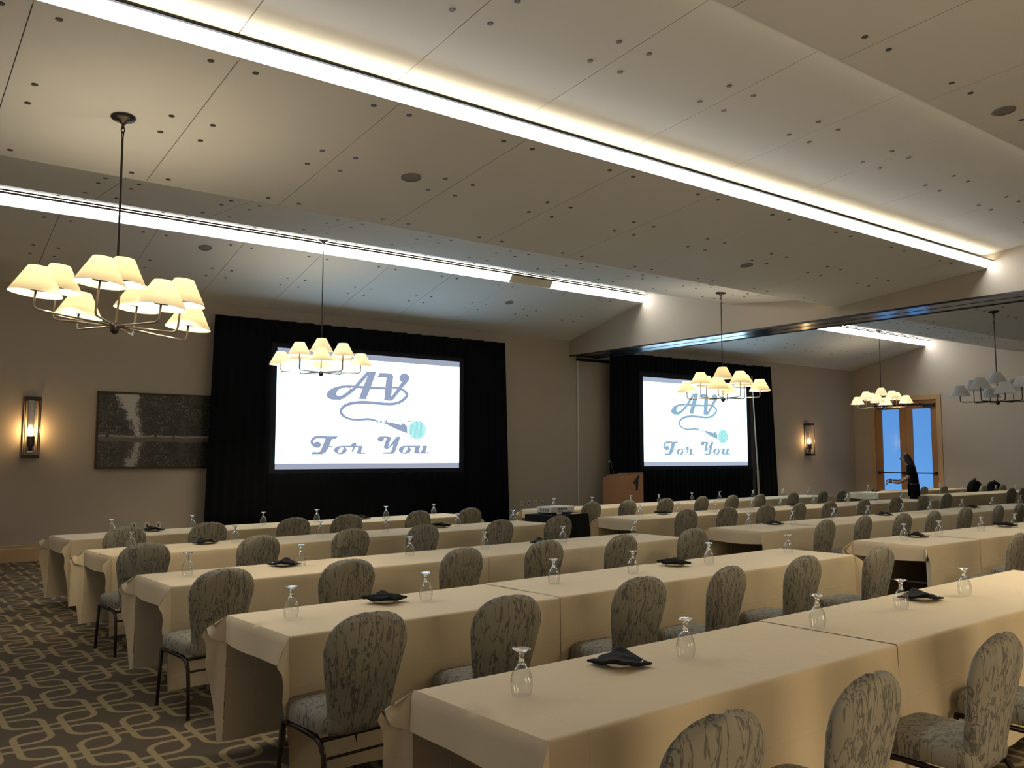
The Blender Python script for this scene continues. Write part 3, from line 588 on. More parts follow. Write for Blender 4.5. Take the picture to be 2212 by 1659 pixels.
# ------------------------------------------------------------------ projection screens and drapes
LETTERS = {'A':[[[(1.848,1.929),(2.064,1.93),(1.95,1.615),(1.844,1.372),(1.685,1.372),(1.769,1.583),(1.885,1.864)]],[[(1.858,1.928),(1.842,1.911),(1.821,1.889),(1.796,1.862),(1.769,1.833),(1.742,1.804),(1.715,1.774),(1.686,1.742),(1.657,1.709),(1.629,1.678),(1.605,1.65),(1.585,1.628),(1.568,1.609),(1.553,1.592),(1.539,1.576),(1.522,1.56),(1.502,1.543),(1.481,1.525),(1.458,1.507),(1.436,1.49),(1.414,1.475),(1.394,1.461),(1.374,1.448),(1.355,1.436),(1.337,1.426),(1.32,1.418),(1.302,1.412),(1.281,1.407),(1.26,1.402),(1.241,1.399),(1.227,1.396)],[(1.917,1.884),(1.901,1.867),(1.88,1.844),(1.855,1.817),(1.829,1.788),(1.803,1.759),(1.776,1.73),(1.746,1.697),(1.716,1.665),(1.688,1.634),(1.663,1.607),(1.642,1.585),(1.624,1.566),(1.608,1.549),(1.59,1.532),(1.57,1.514),(1.548,1.496),(1.524,1.478),(1.499,1.46),(1.476,1.443),(1.453,1.428),(1.432,1.413),(1.412,1.399),(1.392,1.385),(1.371,1.372),(1.349,1.36),(1.324,1.351),(1.299,1.343),(1.276,1.337),(1.257,1.332),(1.244,1.329)]],[[(1.57,1.637),(1.534,1.637),(1.482,1.636),(1.431,1.633),(1.385,1.629),(1.339,1.623),(1.293,1.615),(1.247,1.604),(1.2,1.59),(1.157,1.574),(1.117,1.554),(1.079,1.532),(1.048,1.508),(1.025,1.483),(1.009,1.456),(1.0,1.432),(0.999,1.413),(1.003,1.397),(1.014,1.382),(1.03,1.367),(1.051,1.354),(1.076,1.344),(1.102,1.338),(1.131,1.334),(1.162,1.333),(1.195,1.334),(1.229,1.338),(1.261,1.343),(1.287,1.349),(1.31,1.356),(1.335,1.366),(1.363,1.38),(1.392,1.397),(1.422,1.416),(1.455,1.439),(1.49,1.464),(1.522,1.49),(1.551,1.517),(1.578,1.544),(1.596,1.563)],[(1.507,1.576),(1.491,1.578),(1.468,1.58),(1.444,1.581),(1.42,1.58),(1.394,1.578),(1.369,1.575),(1.343,1.571),(1.318,1.566),(1.294,1.558),(1.271,1.546),(1.25,1.532),(1.233,1.517),(1.22,1.499),(1.211,1.48),(1.205,1.464),(1.203,1.454),(1.205,1.447),(1.207,1.441),(1.209,1.435),(1.213,1.43),(1.217,1.425),(1.222,1.42),(1.228,1.415),(1.235,1.412),(1.242,1.41),(1.25,1.409),(1.259,1.409),(1.27,1.41),(1.282,1.413),(1.297,1.418),(1.315,1.425),(1.335,1.435),(1.359,1.448),(1.387,1.466),(1.418,1.488),(1.445,1.509),(1.468,1.532),(1.488,1.554),(1.501,1.57)]],[[(1.544,1.636),(1.788,1.636),(1.789,1.586),(1.545,1.584)]]],'V':[[[(2.15,1.921),(2.377,1.923),(2.431,1.904),(2.456,1.868),(2.435,1.639),(2.414,1.435),(2.405,1.366),(2.251,1.366),(2.28,1.667),(2.298,1.823),(2.278,1.834),(2.094,1.832)]],[[(2.371,1.36),(2.383,1.361),(2.401,1.362),(2.425,1.368),(2.451,1.382),(2.474,1.402),(2.495,1.426),(2.516,1.452),(2.537,1.478),(2.561,1.504),(2.586,1.533),(2.612,1.562),(2.635,1.589),(2.654,1.613),(2.671,1.634),(2.686,1.653),(2.704,1.674),(2.727,1.699),(2.754,1.728),(2.78,1.755),(2.797,1.774)],[(2.358,1.386),(2.367,1.394),(2.378,1.404),(2.388,1.416),(2.399,1.429),(2.412,1.445),(2.43,1.467),(2.451,1.492),(2.472,1.519),(2.495,1.547),(2.518,1.576),(2.541,1.606),(2.562,1.633),(2.579,1.655),(2.593,1.677),(2.609,1.699),(2.628,1.723),(2.653,1.751),(2.681,1.781),(2.707,1.808),(2.725,1.826)]],[[(2.834,1.85),(2.83,1.825),(2.818,1.802),(2.8,1.781),(2.775,1.765),(2.747,1.754),(2.716,1.749),(2.685,1.751),(2.657,1.759),(2.632,1.772),(2.613,1.791),(2.601,1.813),(2.597,1.837),(2.601,1.861),(2.612,1.885),(2.631,1.905),(2.655,1.922),(2.683,1.933),(2.714,1.938),(2.745,1.936),(2.773,1.929),(2.798,1.915),(2.817,1.897),(2.83,1.874)]]],'cable':[[[(1.722,1.583),(1.75,1.582),(1.791,1.581),(1.838,1.58),(1.886,1.579),(1.93,1.579),(1.969,1.579),(2.007,1.58),(2.044,1.581),(2.08,1.582),(2.114,1.583),(2.146,1.583),(2.176,1.583),(2.206,1.583),(2.237,1.584),(2.269,1.587),(2.303,1.591),(2.338,1.597),(2.373,1.604),(2.406,1.61),(2.436,1.614),(2.463,1.616),(2.488,1.617),(2.511,1.617),(2.532,1.615),(2.553,1.613),(2.574,1.608),(2.595,1.603),(2.616,1.596),(2.636,1.588),(2.654,1.58),(2.672,1.571),(2.688,1.561),(2.703,1.551),(2.716,1.541),(2.726,1.531),(2.733,1.522),(2.739,1.513),(2.743,1.506),(2.744,1.501),(2.743,1.496),(2.741,1.489),(2.735,1.478),(2.726,1.465),(2.714,1.452),(2.7,1.438),(2.684,1.425),(2.666,1.411),(2.645,1.397),(2.623,1.384),(2.601,1.373),(2.578,1.363),(2.554,1.354),(2.529,1.346),(2.502,1.34),(2.475,1.334),(2.447,1.33),(2.419,1.327),(2.39,1.324),(2.357,1.323),(2.32,1.323),(2.275,1.323),(2.226,1.325),(2.173,1.327),(2.12,1.33),(2.069,1.332),(2.021,1.334),(1.973,1.337),(1.925,1.339),(1.878,1.341),(1.832,1.341),(1.787,1.34),(1.743,1.338),(1.701,1.335),(1.66,1.331),(1.622,1.326),(1.587,1.321),(1.554,1.315),(1.523,1.308),(1.493,1.301),(1.464,1.292),(1.436,1.281),(1.41,1.27),(1.385,1.257),(1.363,1.244),(1.343,1.23),(1.325,1.215),(1.311,1.199),(1.299,1.183),(1.289,1.167),(1.282,1.151),(1.278,1.133),(1.276,1.116),(1.278,1.099),(1.282,1.083),(1.288,1.068),(1.297,1.053),(1.308,1.04),(1.321,1.028),(1.335,1.017),(1.35,1.006),(1.367,0.997),(1.385,0.987),(1.405,0.979),(1.425,0.971),(1.447,0.964),(1.469,0.958),(1.491,0.952),(1.515,0.947),(1.54,0.944),(1.566,0.941),(1.593,0.939),(1.621,0.938),(1.65,0.938),(1.68,0.938),(1.71,0.939),(1.742,0.942),(1.775,0.945),(1.807,0.949),(1.837,0.952),(1.864,0.954),(1.887,0.955),(1.907,0.955),(1.926,0.954),(1.944,0.953),(1.963,0.951),(1.984,0.948),(2.008,0.943),(2.031,0.938),(2.051,0.934),(2.066,0.931)],[(1.726,1.634),(1.754,1.634),(1.794,1.633),(1.841,1.632),(1.889,1.631),(1.932,1.631),(1.97,1.631),(2.008,1.632),(2.045,1.633),(2.081,1.634),(2.115,1.635),(2.148,1.635),(2.179,1.635),(2.208,1.635),(2.237,1.635),(2.266,1.636),(2.299,1.638),(2.333,1.641),(2.368,1.644),(2.402,1.647),(2.434,1.649),(2.462,1.651),(2.488,1.653),(2.512,1.654),(2.537,1.655),(2.562,1.653),(2.587,1.65),(2.611,1.645),(2.635,1.638),(2.658,1.631),(2.68,1.624),(2.701,1.615),(2.722,1.606),(2.741,1.595),(2.759,1.584),(2.775,1.572),(2.788,1.559),(2.8,1.545),(2.809,1.529),(2.815,1.509),(2.814,1.488),(2.807,1.468),(2.796,1.449),(2.782,1.43),(2.766,1.413),(2.748,1.397),(2.729,1.381),(2.706,1.365),(2.682,1.349),(2.656,1.335),(2.63,1.322),(2.603,1.31),(2.575,1.3),(2.546,1.292),(2.516,1.284),(2.486,1.278),(2.455,1.273),(2.424,1.27),(2.392,1.268),(2.357,1.266),(2.318,1.266),(2.272,1.266),(2.221,1.267),(2.168,1.269),(2.115,1.271),(2.064,1.273),(2.015,1.275),(1.967,1.277),(1.92,1.279),(1.875,1.281),(1.831,1.281),(1.789,1.279),(1.747,1.276),(1.706,1.273),(1.667,1.269),(1.631,1.264),(1.597,1.259),(1.566,1.254),(1.538,1.248),(1.511,1.241),(1.486,1.233),(1.462,1.225),(1.439,1.215),(1.418,1.205),(1.399,1.194),(1.383,1.184),(1.371,1.174),(1.36,1.163),(1.352,1.153),(1.346,1.143),(1.341,1.133),(1.339,1.125),(1.338,1.117),(1.338,1.108),(1.34,1.099),(1.343,1.091),(1.347,1.082),(1.353,1.073),(1.361,1.064),(1.371,1.054),(1.382,1.045),(1.395,1.036),(1.41,1.028),(1.426,1.02),(1.444,1.012),(1.463,1.005),(1.482,0.999),(1.503,0.994),(1.525,0.99),(1.548,0.987),(1.571,0.984),(1.596,0.982),(1.623,0.982),(1.651,0.981),(1.679,0.982),(1.708,0.983),(1.737,0.986),(1.769,0.99),(1.801,0.994),(1.833,0.998),(1.862,1.0),(1.887,1.001),(1.909,1.001),(1.93,1.0),(1.95,0.998),(1.971,0.995),(1.995,0.99),(2.02,0.985),(2.044,0.978),(2.064,0.973),(2.078,0.969)]]],'F':[[[(0.905,0.462),(0.901,0.443),(0.89,0.426),(0.874,0.413),(0.852,0.404),(0.828,0.401),(0.804,0.404),(0.783,0.412),(0.765,0.425),(0.754,0.442),(0.75,0.46),(0.753,0.479),(0.764,0.496),(0.781,0.509),(0.802,0.518),(0.826,0.521),(0.85,0.518),(0.872,0.51),(0.889,0.497),(0.9,0.48)]],[[(0.867,0.436),(0.855,0.438),(0.839,0.442),(0.822,0.446),(0.806,0.452),(0.794,0.458),(0.784,0.466),(0.772,0.476),(0.761,0.487),(0.753,0.498),(0.749,0.505),(0.747,0.51),(0.747,0.516),(0.748,0.524),(0.751,0.532),(0.755,0.54),(0.76,0.547),(0.767,0.555),(0.776,0.562),(0.786,0.569),(0.797,0.574),(0.809,0.577),(0.823,0.579),(0.84,0.581),(0.859,0.581),(0.88,0.582),(0.905,0.582),(0.934,0.582),(0.964,0.581),(0.99,0.581),(1.009,0.58)],[(0.862,0.402),(0.851,0.402),(0.834,0.402),(0.813,0.403),(0.791,0.406),(0.769,0.412),(0.75,0.423),(0.732,0.435),(0.716,0.45),(0.702,0.466),(0.691,0.484),(0.686,0.503),(0.686,0.522),(0.69,0.539),(0.696,0.555),(0.705,0.569),(0.715,0.582),(0.728,0.594),(0.743,0.605),(0.76,0.614),(0.778,0.622),(0.797,0.627),(0.816,0.63),(0.836,0.632),(0.857,0.633),(0.879,0.634),(0.905,0.634),(0.935,0.634),(0.965,0.633),(0.992,0.633),(1.01,0.632)]],[[(0.972,0.626),(1.254,0.631),(1.207,0.574),(0.973,0.575)]],[[(1.009,0.61),(1.144,0.612),(1.105,0.507),(1.042,0.368),(0.997,0.307),(0.923,0.276),(0.706,0.276),(0.742,0.325),(0.867,0.322),(0.894,0.341)]],[[(1.069,0.441),(1.151,0.438),(1.125,0.415),(1.051,0.415)]]],'o':[[[(1.447,0.362),(1.442,0.338),(1.426,0.317),(1.401,0.299),(1.368,0.287),(1.331,0.28),(1.292,0.28),(1.255,0.286),(1.222,0.299),(1.197,0.316),(1.18,0.337),(1.174,0.36),(1.179,0.383),(1.195,0.404),(1.22,0.422),(1.252,0.435),(1.289,0.442),(1.328,0.442),(1.365,0.436),(1.398,0.423),(1.424,0.406),(1.441,0.385),(1.447,0.362)],[(1.357,0.361),(1.347,0.344),(1.334,0.328),(1.32,0.315),(1.305,0.306),(1.291,0.301),(1.28,0.301),(1.271,0.306),(1.266,0.315),(1.265,0.328),(1.268,0.344),(1.275,0.361),(1.286,0.378),(1.299,0.394),(1.313,0.407),(1.327,0.416),(1.341,0.421),(1.353,0.421),(1.362,0.416),(1.367,0.407),(1.368,0.394),(1.364,0.378),(1.357,0.361)]],[[(1.315,0.446),(1.616,0.449),(1.616,0.42),(1.365,0.416)]]],'r':[[[(1.537,0.442),(1.545,0.482),(1.589,0.506),(1.655,0.509),(1.647,0.449),(1.794,0.447),(1.776,0.409),(1.76,0.329),(1.771,0.312),(1.867,0.313),(1.835,0.288),(1.682,0.288),(1.659,0.305),(1.687,0.386),(1.686,0.418),(1.622,0.42),(1.59,0.326),(1.544,0.325),(1.578,0.42),(1.538,0.422)]]],'Y':[[[(2.263,0.586),(2.26,0.569),(2.25,0.553),(2.233,0.541),(2.213,0.532),(2.19,0.53),(2.167,0.532),(2.147,0.54),(2.13,0.552),(2.119,0.567),(2.116,0.584),(2.119,0.601),(2.129,0.616),(2.145,0.629),(2.166,0.637),(2.189,0.64),(2.211,0.638),(2.232,0.63),(2.249,0.618),(2.26,0.603)]],[[(2.136,0.589),(2.146,0.592),(2.161,0.597),(2.177,0.601),(2.192,0.604),(2.21,0.605),(2.23,0.605),(2.253,0.604),(2.274,0.603),(2.296,0.602),(2.319,0.6),(2.339,0.599),(2.353,0.597)],[(2.124,0.61),(2.133,0.615),(2.147,0.623),(2.165,0.632),(2.185,0.638),(2.207,0.641),(2.231,0.642),(2.254,0.641),(2.276,0.641),(2.298,0.641),(2.322,0.641),(2.342,0.64),(2.356,0.64)]],[[(2.288,0.637),(2.388,0.638),(2.415,0.624),(2.422,0.603),(2.36,0.437),(2.377,0.437),(2.53,0.622),(2.563,0.641),(2.641,0.642),(2.52,0.332),(2.487,0.299),(2.453,0.29),(2.227,0.292),(2.273,0.322),(2.406,0.324),(2.428,0.341),(2.475,0.479),(2.385,0.408),(2.331,0.385),(2.278,0.399),(2.254,0.427),(2.315,0.596)]]],'o2':[[[(2.888,0.375),(2.883,0.351),(2.866,0.329),(2.839,0.311),(2.805,0.298),(2.765,0.292),(2.724,0.291),(2.685,0.298),(2.651,0.311),(2.624,0.329),(2.607,0.35),(2.601,0.373),(2.606,0.397),(2.623,0.419),(2.649,0.437),(2.683,0.45),(2.722,0.457),(2.763,0.457),(2.803,0.451),(2.838,0.438),(2.865,0.42),(2.882,0.399),(2.888,0.375)],[(2.794,0.374),(2.783,0.357),(2.769,0.341),(2.753,0.327),(2.738,0.318),(2.723,0.313),(2.711,0.313),(2.702,0.318),(2.697,0.327),(2.696,0.341),(2.7,0.357),(2.708,0.374),(2.719,0.391),(2.733,0.408),(2.748,0.421),(2.764,0.431),(2.778,0.436),(2.79,0.436),(2.799,0.431),(2.805,0.421),(2.805,0.408),(2.802,0.392),(2.794,0.374)]],[[(2.75,0.459),(3.083,0.462),(3.083,0.433),(2.805,0.428)]]],'u':[[[(2.999,0.46),(3.114,0.461),(3.077,0.358),(3.084,0.328),(3.119,0.328),(3.147,0.37),(3.174,0.461),(3.28,0.462),(3.242,0.359),(3.242,0.327),(3.346,0.325),(3.31,0.298),(3.001,0.297),(2.961,0.321),(2.969,0.369)]]],'mic':[[[(2.31,0.935),(2.445,0.918),(2.656,0.879),(2.682,0.912),(2.737,0.907),(2.766,0.853),(2.793,0.854),(2.799,0.71),(2.664,0.75),(2.514,0.8),(2.325,0.879)]],[[(2.296,0.979),(2.316,0.98),(2.318,0.879),(2.278,0.878)]],[[(2.316,0.986),(2.882,0.964),(2.882,0.946),(2.316,0.979)]],[[(2.078,0.973),(2.091,0.974),(2.105,0.913),(2.079,0.927)]],[[(2.107,0.97),(2.12,0.97),(2.134,0.909),(2.108,0.923)]],[[(2.136,0.966),(2.149,0.966),(2.163,0.905),(2.137,0.919)]],[[(2.165,0.962),(2.179,0.962),(2.193,0.901),(2.166,0.915)]],[[(2.194,0.958),(2.208,0.958),(2.222,0.897),(2.195,0.911)]],[[(2.224,0.954),(2.237,0.954),(2.251,0.893),(2.224,0.907)]],[[(2.253,0.95),(2.266,0.95),(2.28,0.889),(2.254,0.903)]]],'grille':[[[(3.244,0.791),(3.241,0.752),(3.229,0.715),(3.209,0.68),(3.183,0.65),(3.151,0.625),(3.114,0.607),(3.074,0.595),(3.032,0.591),(2.991,0.594),(2.951,0.604),(2.914,0.622),(2.882,0.646),(2.855,0.675),(2.836,0.708),(2.823,0.745),(2.819,0.782),(2.822,0.821),(2.834,0.857),(2.853,0.891),(2.879,0.922),(2.91,0.947),(2.947,0.966),(2.986,0.978),(3.028,0.983),(3.07,0.98),(3.11,0.97),(3.147,0.953),(3.18,0.929),(3.207,0.9),(3.227,0.866),(3.24,0.829)]]],'dots':[[[(2.899,0.879),(2.907,0.89),(2.917,0.88),(2.907,0.868)]],[[(2.866,0.858),(2.874,0.869),(2.884,0.859),(2.875,0.848)]],[[(2.865,0.823),(2.873,0.834),(2.883,0.824),(2.874,0.813)]],[[(2.965,0.921),(2.973,0.932),(2.983,0.921),(2.974,0.91)]],[[(2.932,0.9),(2.94,0.911),(2.95,0.9),(2.94,0.889)]],[[(2.931,0.865),(2.939,0.876),(2.949,0.865),(2.939,0.854)]],[[(2.898,0.844),(2.906,0.855),(2.916,0.844),(2.906,0.833)]],[[(2.897,0.809),(2.905,0.82),(2.915,0.809),(2.905,0.798)]],[[(2.864,0.788),(2.872,0.799),(2.882,0.789),(2.872,0.778)]],[[(2.863,0.753),(2.871,0.764),(2.881,0.754),(2.871,0.743)]],[[(2.998,0.942),(3.006,0.953),(3.016,0.942),(3.007,0.931)]],[[(2.997,0.906),(3.005,0.917),(3.015,0.907),(3.006,0.896)]],[[(2.964,0.886),(2.972,0.897),(2.982,0.886),(2.972,0.875)]],[[(2.963,0.85),(2.971,0.861),(2.981,0.851),(2.971,0.84)]],[[(2.93,0.83),(2.938,0.841),(2.948,0.83),(2.938,0.819)]],[[(2.929,0.795),(2.937,0.806),(2.947,0.795),(2.937,0.784)]],[[(2.896,0.774),(2.904,0.785),(2.914,0.774),(2.904,0.763)]],[[(2.895,0.739),(2.903,0.75),(2.913,0.739),(2.903,0.728)]],[[(2.862,0.718),(2.87,0.729),(2.88,0.719),(2.87,0.708)]],[[(3.064,0.948),(3.072,0.959),(3.082,0.949),(3.072,0.937)]],[[(3.03,0.927),(3.039,0.938),(3.048,0.928),(3.039,0.917)]],[[(3.029,0.892),(3.037,0.903),(3.047,0.892),(3.038,0.881)]],[[(2.996,0.871),(3.004,0.882),(3.014,0.872),(3.004,0.86)]],[[(2.995,0.836),(3.003,0.847),(3.013,0.836),(3.003,0.825)]],[[(2.962,0.815),(2.97,0.826),(2.98,0.816),(2.97,0.805)]],[[(2.961,0.78),(2.969,0.791),(2.979,0.781),(2.969,0.769)]],[[(2.928,0.76),(2.936,0.771),(2.946,0.76),(2.936,0.749)]],[[(2.927,0.724),(2.935,0.735),(2.945,0.725),(2.935,0.714)]],[[(2.894,0.704),(2.902,0.715),(2.912,0.704),(2.902,0.693)]],[[(3.096,0.934),(3.104,0.945),(3.114,0.934),(3.104,0.923)]],[[(3.062,0.913),(3.071,0.924),(3.081,0.913),(3.071,0.902)]],[[(3.061,0.878),(3.07,0.889),(3.08,0.878),(3.07,0.867)]],[[(3.028,0.857),(3.036,0.868),(3.046,0.857),(3.037,0.846)]],[[(3.027,0.822),(3.035,0.833),(3.045,0.822),(3.036,0.811)]],[[(2.994,0.801),(3.002,0.812),(3.012,0.801),(3.002,0.79)]],[[(2.993,0.766),(3.001,0.777),(3.011,0.766),(3.001,0.755)]],[[(2.96,0.745),(2.968,0.756),(2.978,0.745),(2.968,0.734)]],[[(2.959,0.71),(2.967,0.721),(2.977,0.71),(2.967,0.699)]],[[(2.926,0.689),(2.934,0.7),(2.944,0.69),(2.934,0.679)]],[[(2.924,0.654),(2.933,0.665),(2.943,0.655),(2.933,0.644)]],[[(3.128,0.919),(3.136,0.931),(3.146,0.92),(3.137,0.909)]],[[(3.095,0.899),(3.103,0.91),(3.113,0.899),(3.103,0.888)]],[[(3.094,0.863),(3.102,0.874),(3.112,0.864),(3.102,0.852)]],[[(3.06,0.842),(3.069,0.853),(3.078,0.843),(3.069,0.832)]],[[(3.059,0.807),(3.067,0.818),(3.077,0.808),(3.068,0.796)]],[[(3.026,0.786),(3.034,0.797),(3.044,0.787),(3.034,0.776)]],[[(3.025,0.751),(3.033,0.762),(3.043,0.752),(3.033,0.74)]],[[(2.992,0.731),(3.0,0.742),(3.01,0.731),(3.0,0.72)]],[[(2.991,0.695),(2.999,0.706),(3.009,0.696),(2.999,0.685)]],[[(2.957,0.675),(2.966,0.686),(2.976,0.675),(2.966,0.664)]],[[(2.956,0.64),(2.965,0.651),(2.975,0.64),(2.965,0.629)]],[[(3.127,0.884),(3.135,0.895),(3.145,0.885),(3.136,0.873)]],[[(3.126,0.849),(3.134,0.86),(3.144,0.849),(3.134,0.838)]],[[(3.092,0.828),(3.101,0.839),(3.111,0.828),(3.101,0.817)]],[[(3.091,0.793),(3.1,0.804),(3.11,0.793),(3.1,0.782)]],[[(3.058,0.772),(3.066,0.783),(3.076,0.772),(3.067,0.761)]],[[(3.057,0.737),(3.065,0.748),(3.075,0.737),(3.065,0.726)]],[[(3.024,0.716),(3.032,0.727),(3.042,0.716),(3.032,0.705)]],[[(3.023,0.681),(3.031,0.692),(3.041,0.681),(3.031,0.67)]],[[(2.989,0.66),(2.998,0.671),(3.008,0.661),(2.998,0.65)]],[[(2.988,0.625),(2.997,0.636),(3.007,0.626),(2.997,0.615)]],[[(3.159,0.87),(3.168,0.881),(3.178,0.87),(3.168,0.859)]],[[(3.158,0.834),(3.167,0.845),(3.177,0.835),(3.167,0.824)]],[[(3.125,0.813),(3.133,0.825),(3.143,0.814),(3.133,0.803)]],[[(3.124,0.778),(3.132,0.789),(3.142,0.778),(3.132,0.767)]],[[(3.09,0.757),(3.099,0.768),(3.109,0.758),(3.099,0.747)]],[[(3.089,0.722),(3.097,0.733),(3.107,0.722),(3.098,0.711)]],[[(3.056,0.702),(3.064,0.713),(3.074,0.702),(3.064,0.691)]],[[(3.055,0.666),(3.063,0.677),(3.073,0.667),(3.063,0.656)]],[[(3.021,0.646),(3.03,0.657),(3.04,0.646),(3.03,0.635)]],[[(3.192,0.855),(3.2,0.866),(3.21,0.856),(3.2,0.844)]],[[(3.191,0.82),(3.199,0.831),(3.209,0.82),(3.199,0.809)]],[[(3.157,0.799),(3.165,0.81),(3.175,0.799),(3.166,0.788)]],[[(3.156,0.764),(3.164,0.775),(3.174,0.764),(3.165,0.753)]],[[(3.123,0.743),(3.131,0.754),(3.141,0.743),(3.131,0.732)]],[[(3.121,0.708),(3.13,0.719),(3.14,0.708),(3.13,0.697)]],[[(3.088,0.687),(3.096,0.698),(3.106,0.687),(3.097,0.676)]],[[(3.087,0.652),(3.095,0.663),(3.105,0.652),(3.095,0.641)]],[[(3.054,0.631),(3.062,0.642),(3.072,0.631),(3.062,0.62)]],[[(3.19,0.784),(3.198,0.796),(3.208,0.785),(3.198,0.774)]],[[(3.188,0.749),(3.197,0.76),(3.207,0.749),(3.197,0.738)]],[[(3.155,0.728),(3.163,0.739),(3.173,0.729),(3.163,0.717)]],[[(3.154,0.693),(3.162,0.704),(3.172,0.693),(3.162,0.682)]],[[(3.12,0.672),(3.129,0.683),(3.139,0.673),(3.129,0.662)]],[[(3.187,0.714),(3.196,0.725),(3.206,0.714),(3.196,0.703)]]]}
NAMES = dict(A='letter', V='letter', F='letter', o='letter', r='letter', Y='letter', o2='letter', u='letter', cable='cable_drawing', mic='microphone_drawing', grille='grille_drawing', dots='grille_dot')
def screen(x0, z0, wd, hg, y, label, ink, bar, frame):
    rt = tag(empty('projection_screen', (x0, y, z0)), label, 'screen', 'projection screens')
    fx0, fx1, fz0, fz1 = frame
    MB().box(fx0 - x0, fx1 - x0, 0.004, 0.05, fz0 - z0, fz1 - z0).build('border', M['screen_border'], rt)
    pic = MB().box(0, wd, -0.004, 0.004, 0.105, hg - 0.115).build('projected_slide', M['slide_white'], rt)
    MB().box(0, wd, -0.004, 0.004, 0, 0.105).build('slide_bar', bar, rt)
    MB().box(0, wd, -0.004, 0.004, hg - 0.115, hg).build('slide_bar', bar, rt)
    kx = wd / 4.07; kz = hg / 2.27
    for key, shapes in LETTERS.items():
        mm = {'grille': M['slide_cyan'], 'dots': M['slide_dot']}.get(key, ink)
        lift = {'grille': -0.006, 'dots': -0.008}.get(key, -0.007)
        b = MB()
        for sh in shapes:
            if len(sh) == 1:
                p = sh[0]; n = len(p)
                bmx = bmesh.new()
                vs = [bmx.verts.new((x * kx, lift, z * kz)) for x, z in p]
                f = bmx.faces.new(vs); f.normal_update()
                bmesh.ops.triangulate(bmx, faces=[f])
                bmx.verts.index_update()
                b.add([tuple(q.co) for q in bmx.verts], [tuple(q.index for q in ff.verts) for ff in bmx.faces])
                bmx.free()
            else:
                L_, R_ = sh; n = len(L_)
                b.add([(x * kx, lift, z * kz) for x, z in L_] + [(x * kx, lift, z * kz) for x, z in R_],
                      [(i, i + 1, n + i + 1, n + i) for i in range(n - 1)])
        o = b.build(NAMES[key], mm, pic)
        if key == 'dots': o['kind'] = 'stuff'
    # two folding legs carry the frame
    for lx in (fx0 - x0 + 0.25, fx1 - x0 - 0.25):
        MB().box(lx - 0.03, lx + 0.03, 0.06, 0.12, -z0 + 0.002, fz1 - z0 - 0.1).build('stand_leg', M['grey_metal'], rt)
        MB().box(lx - 0.03, lx + 0.03, -0.12, 0.12, -z0 + 0.0, -z0 + 0.03).build('stand_foot', M['grey_metal'], rt)
YS = 15.39
screen(6.1, 1.43, 4.07, 2.27, YS, 'larger nearer projection screen glowing white behind the low hanging lamp', M['slide_ink'], M['slide_bar'], (5.965, 10.31, 1.30, 3.83))
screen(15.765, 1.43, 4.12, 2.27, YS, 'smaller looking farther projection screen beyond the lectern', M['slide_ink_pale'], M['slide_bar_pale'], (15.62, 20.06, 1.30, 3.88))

def drape_panel(name, par, x0, x1, z0, z1, y, flare0=0.0, flare1=0.0, per=0.17, amp=0.028):
    n = max(6, int((x1 - x0) / per * 6))
    b = MB()
    def fn(u, v):
        z = z0 + (z1 - z0) * v
        xa = x0 - flare0 * (1 - v); xb = x1 + flare1 * (1 - v)
        x = xa + (xb - xa) * u
        ph = u * (x1 - x0) / per * 2 * PI
        a = amp * (0.55 + 0.45 * (1 - v))
        return (x, y + a * math.sin(ph) + 0.4 * a * math.sin(ph * 0.37 + 1.3), z + 0.006 * math.sin(ph * 0.5) * v)
    b.grid(fn, n, 6)
    o = b.build(name, M['velour'], par, smooth=True)
    md = o.modifiers.new('thick', 'SOLIDIFY'); md.thickness = 0.006
    return o
dk = tag(empty('drape_surround', (0, 0, 0)), 'tall black velour drape surround framing the larger screen', 'drape', 'black drapes')
drape_panel('side_panel', dk, 4.92, 5.985, 0.03, 4.205, YS - 0.03, 0.10, 0.0)
drape_panel('side_panel', dk, 10.29, 11.38, 0.03, 4.205, YS - 0.03, 0.0, 0.13)
drape_panel('valance', dk, 5.965, 10.31, 3.80, 4.205, YS - 0.035)
drape_panel('skirt', dk, 5.965, 10.31, 0.03, 1.345, YS - 0.035)
dk2 = tag(empty('drape_surround', (0, 0, 0)), 'tall black velour drape surround framing the farther screen beside the wall sconce', 'drape', 'black drapes')
drape_panel('side_panel', dk2, 14.60, 15.64, 0.03, 4.24, YS - 0.03, 0.05, 0.0)
drape_panel('side_panel', dk2, 20.17, 20.98, 0.03, 4.27, YS - 0.03, -0.06, 0.22)
drape_panel('valance', dk2, 15.62, 20.16, 3.85, 4.25, YS - 0.035)
drape_panel('skirt', dk2, 15.62, 20.06, 0.03, 1.345, YS - 0.035)
pp = tag(empty('wall_slit_pole', (20.19, YS - 0.10, 0)), 'thin pale pole standing in for the slit of wall beside the farther screen', 'pole')  # pole stands in for the strip of wall seen between the drapes
MB().tube([(0.02, 0, 0.02), (0.0, 0, 1.3)], 0.030, 10).build('lower_tube', M['lectern_trim'], pp)
MB().tube([(0.0, 0, 1.3), (-0.16, 0, 3.95)], [0.024, 0.012], 10).build('upper_tube', M['lectern_trim'], pp)
MB().box(-0.18, 0.2, -0.12, 0.2, 0.002, 0.02).build('base_plate', M['grey_metal'], pp)

# ------------------------------------------------------------------ wall things
# framed landscape photograph (trees mirrored in a pond)
m = M['photo'] = mat('landscape_print', (0.1, 0.1, 0.1), 0.35)
t = NT(m); v = t.coord(); X, Y, Z = t.xyz(v)     # local: x 0..2.6, z -0.5..0.78 with the shore at 0
az = t.math('ABSOLUTE', Z)
wob = t.noise(t.comb(t.math('MULTIPLY', X, 1.0), 0.0, az), 6, 5, 0.65)
fine = t.noise(t.comb(X, 0.0, az), 26, 4, 0.7)
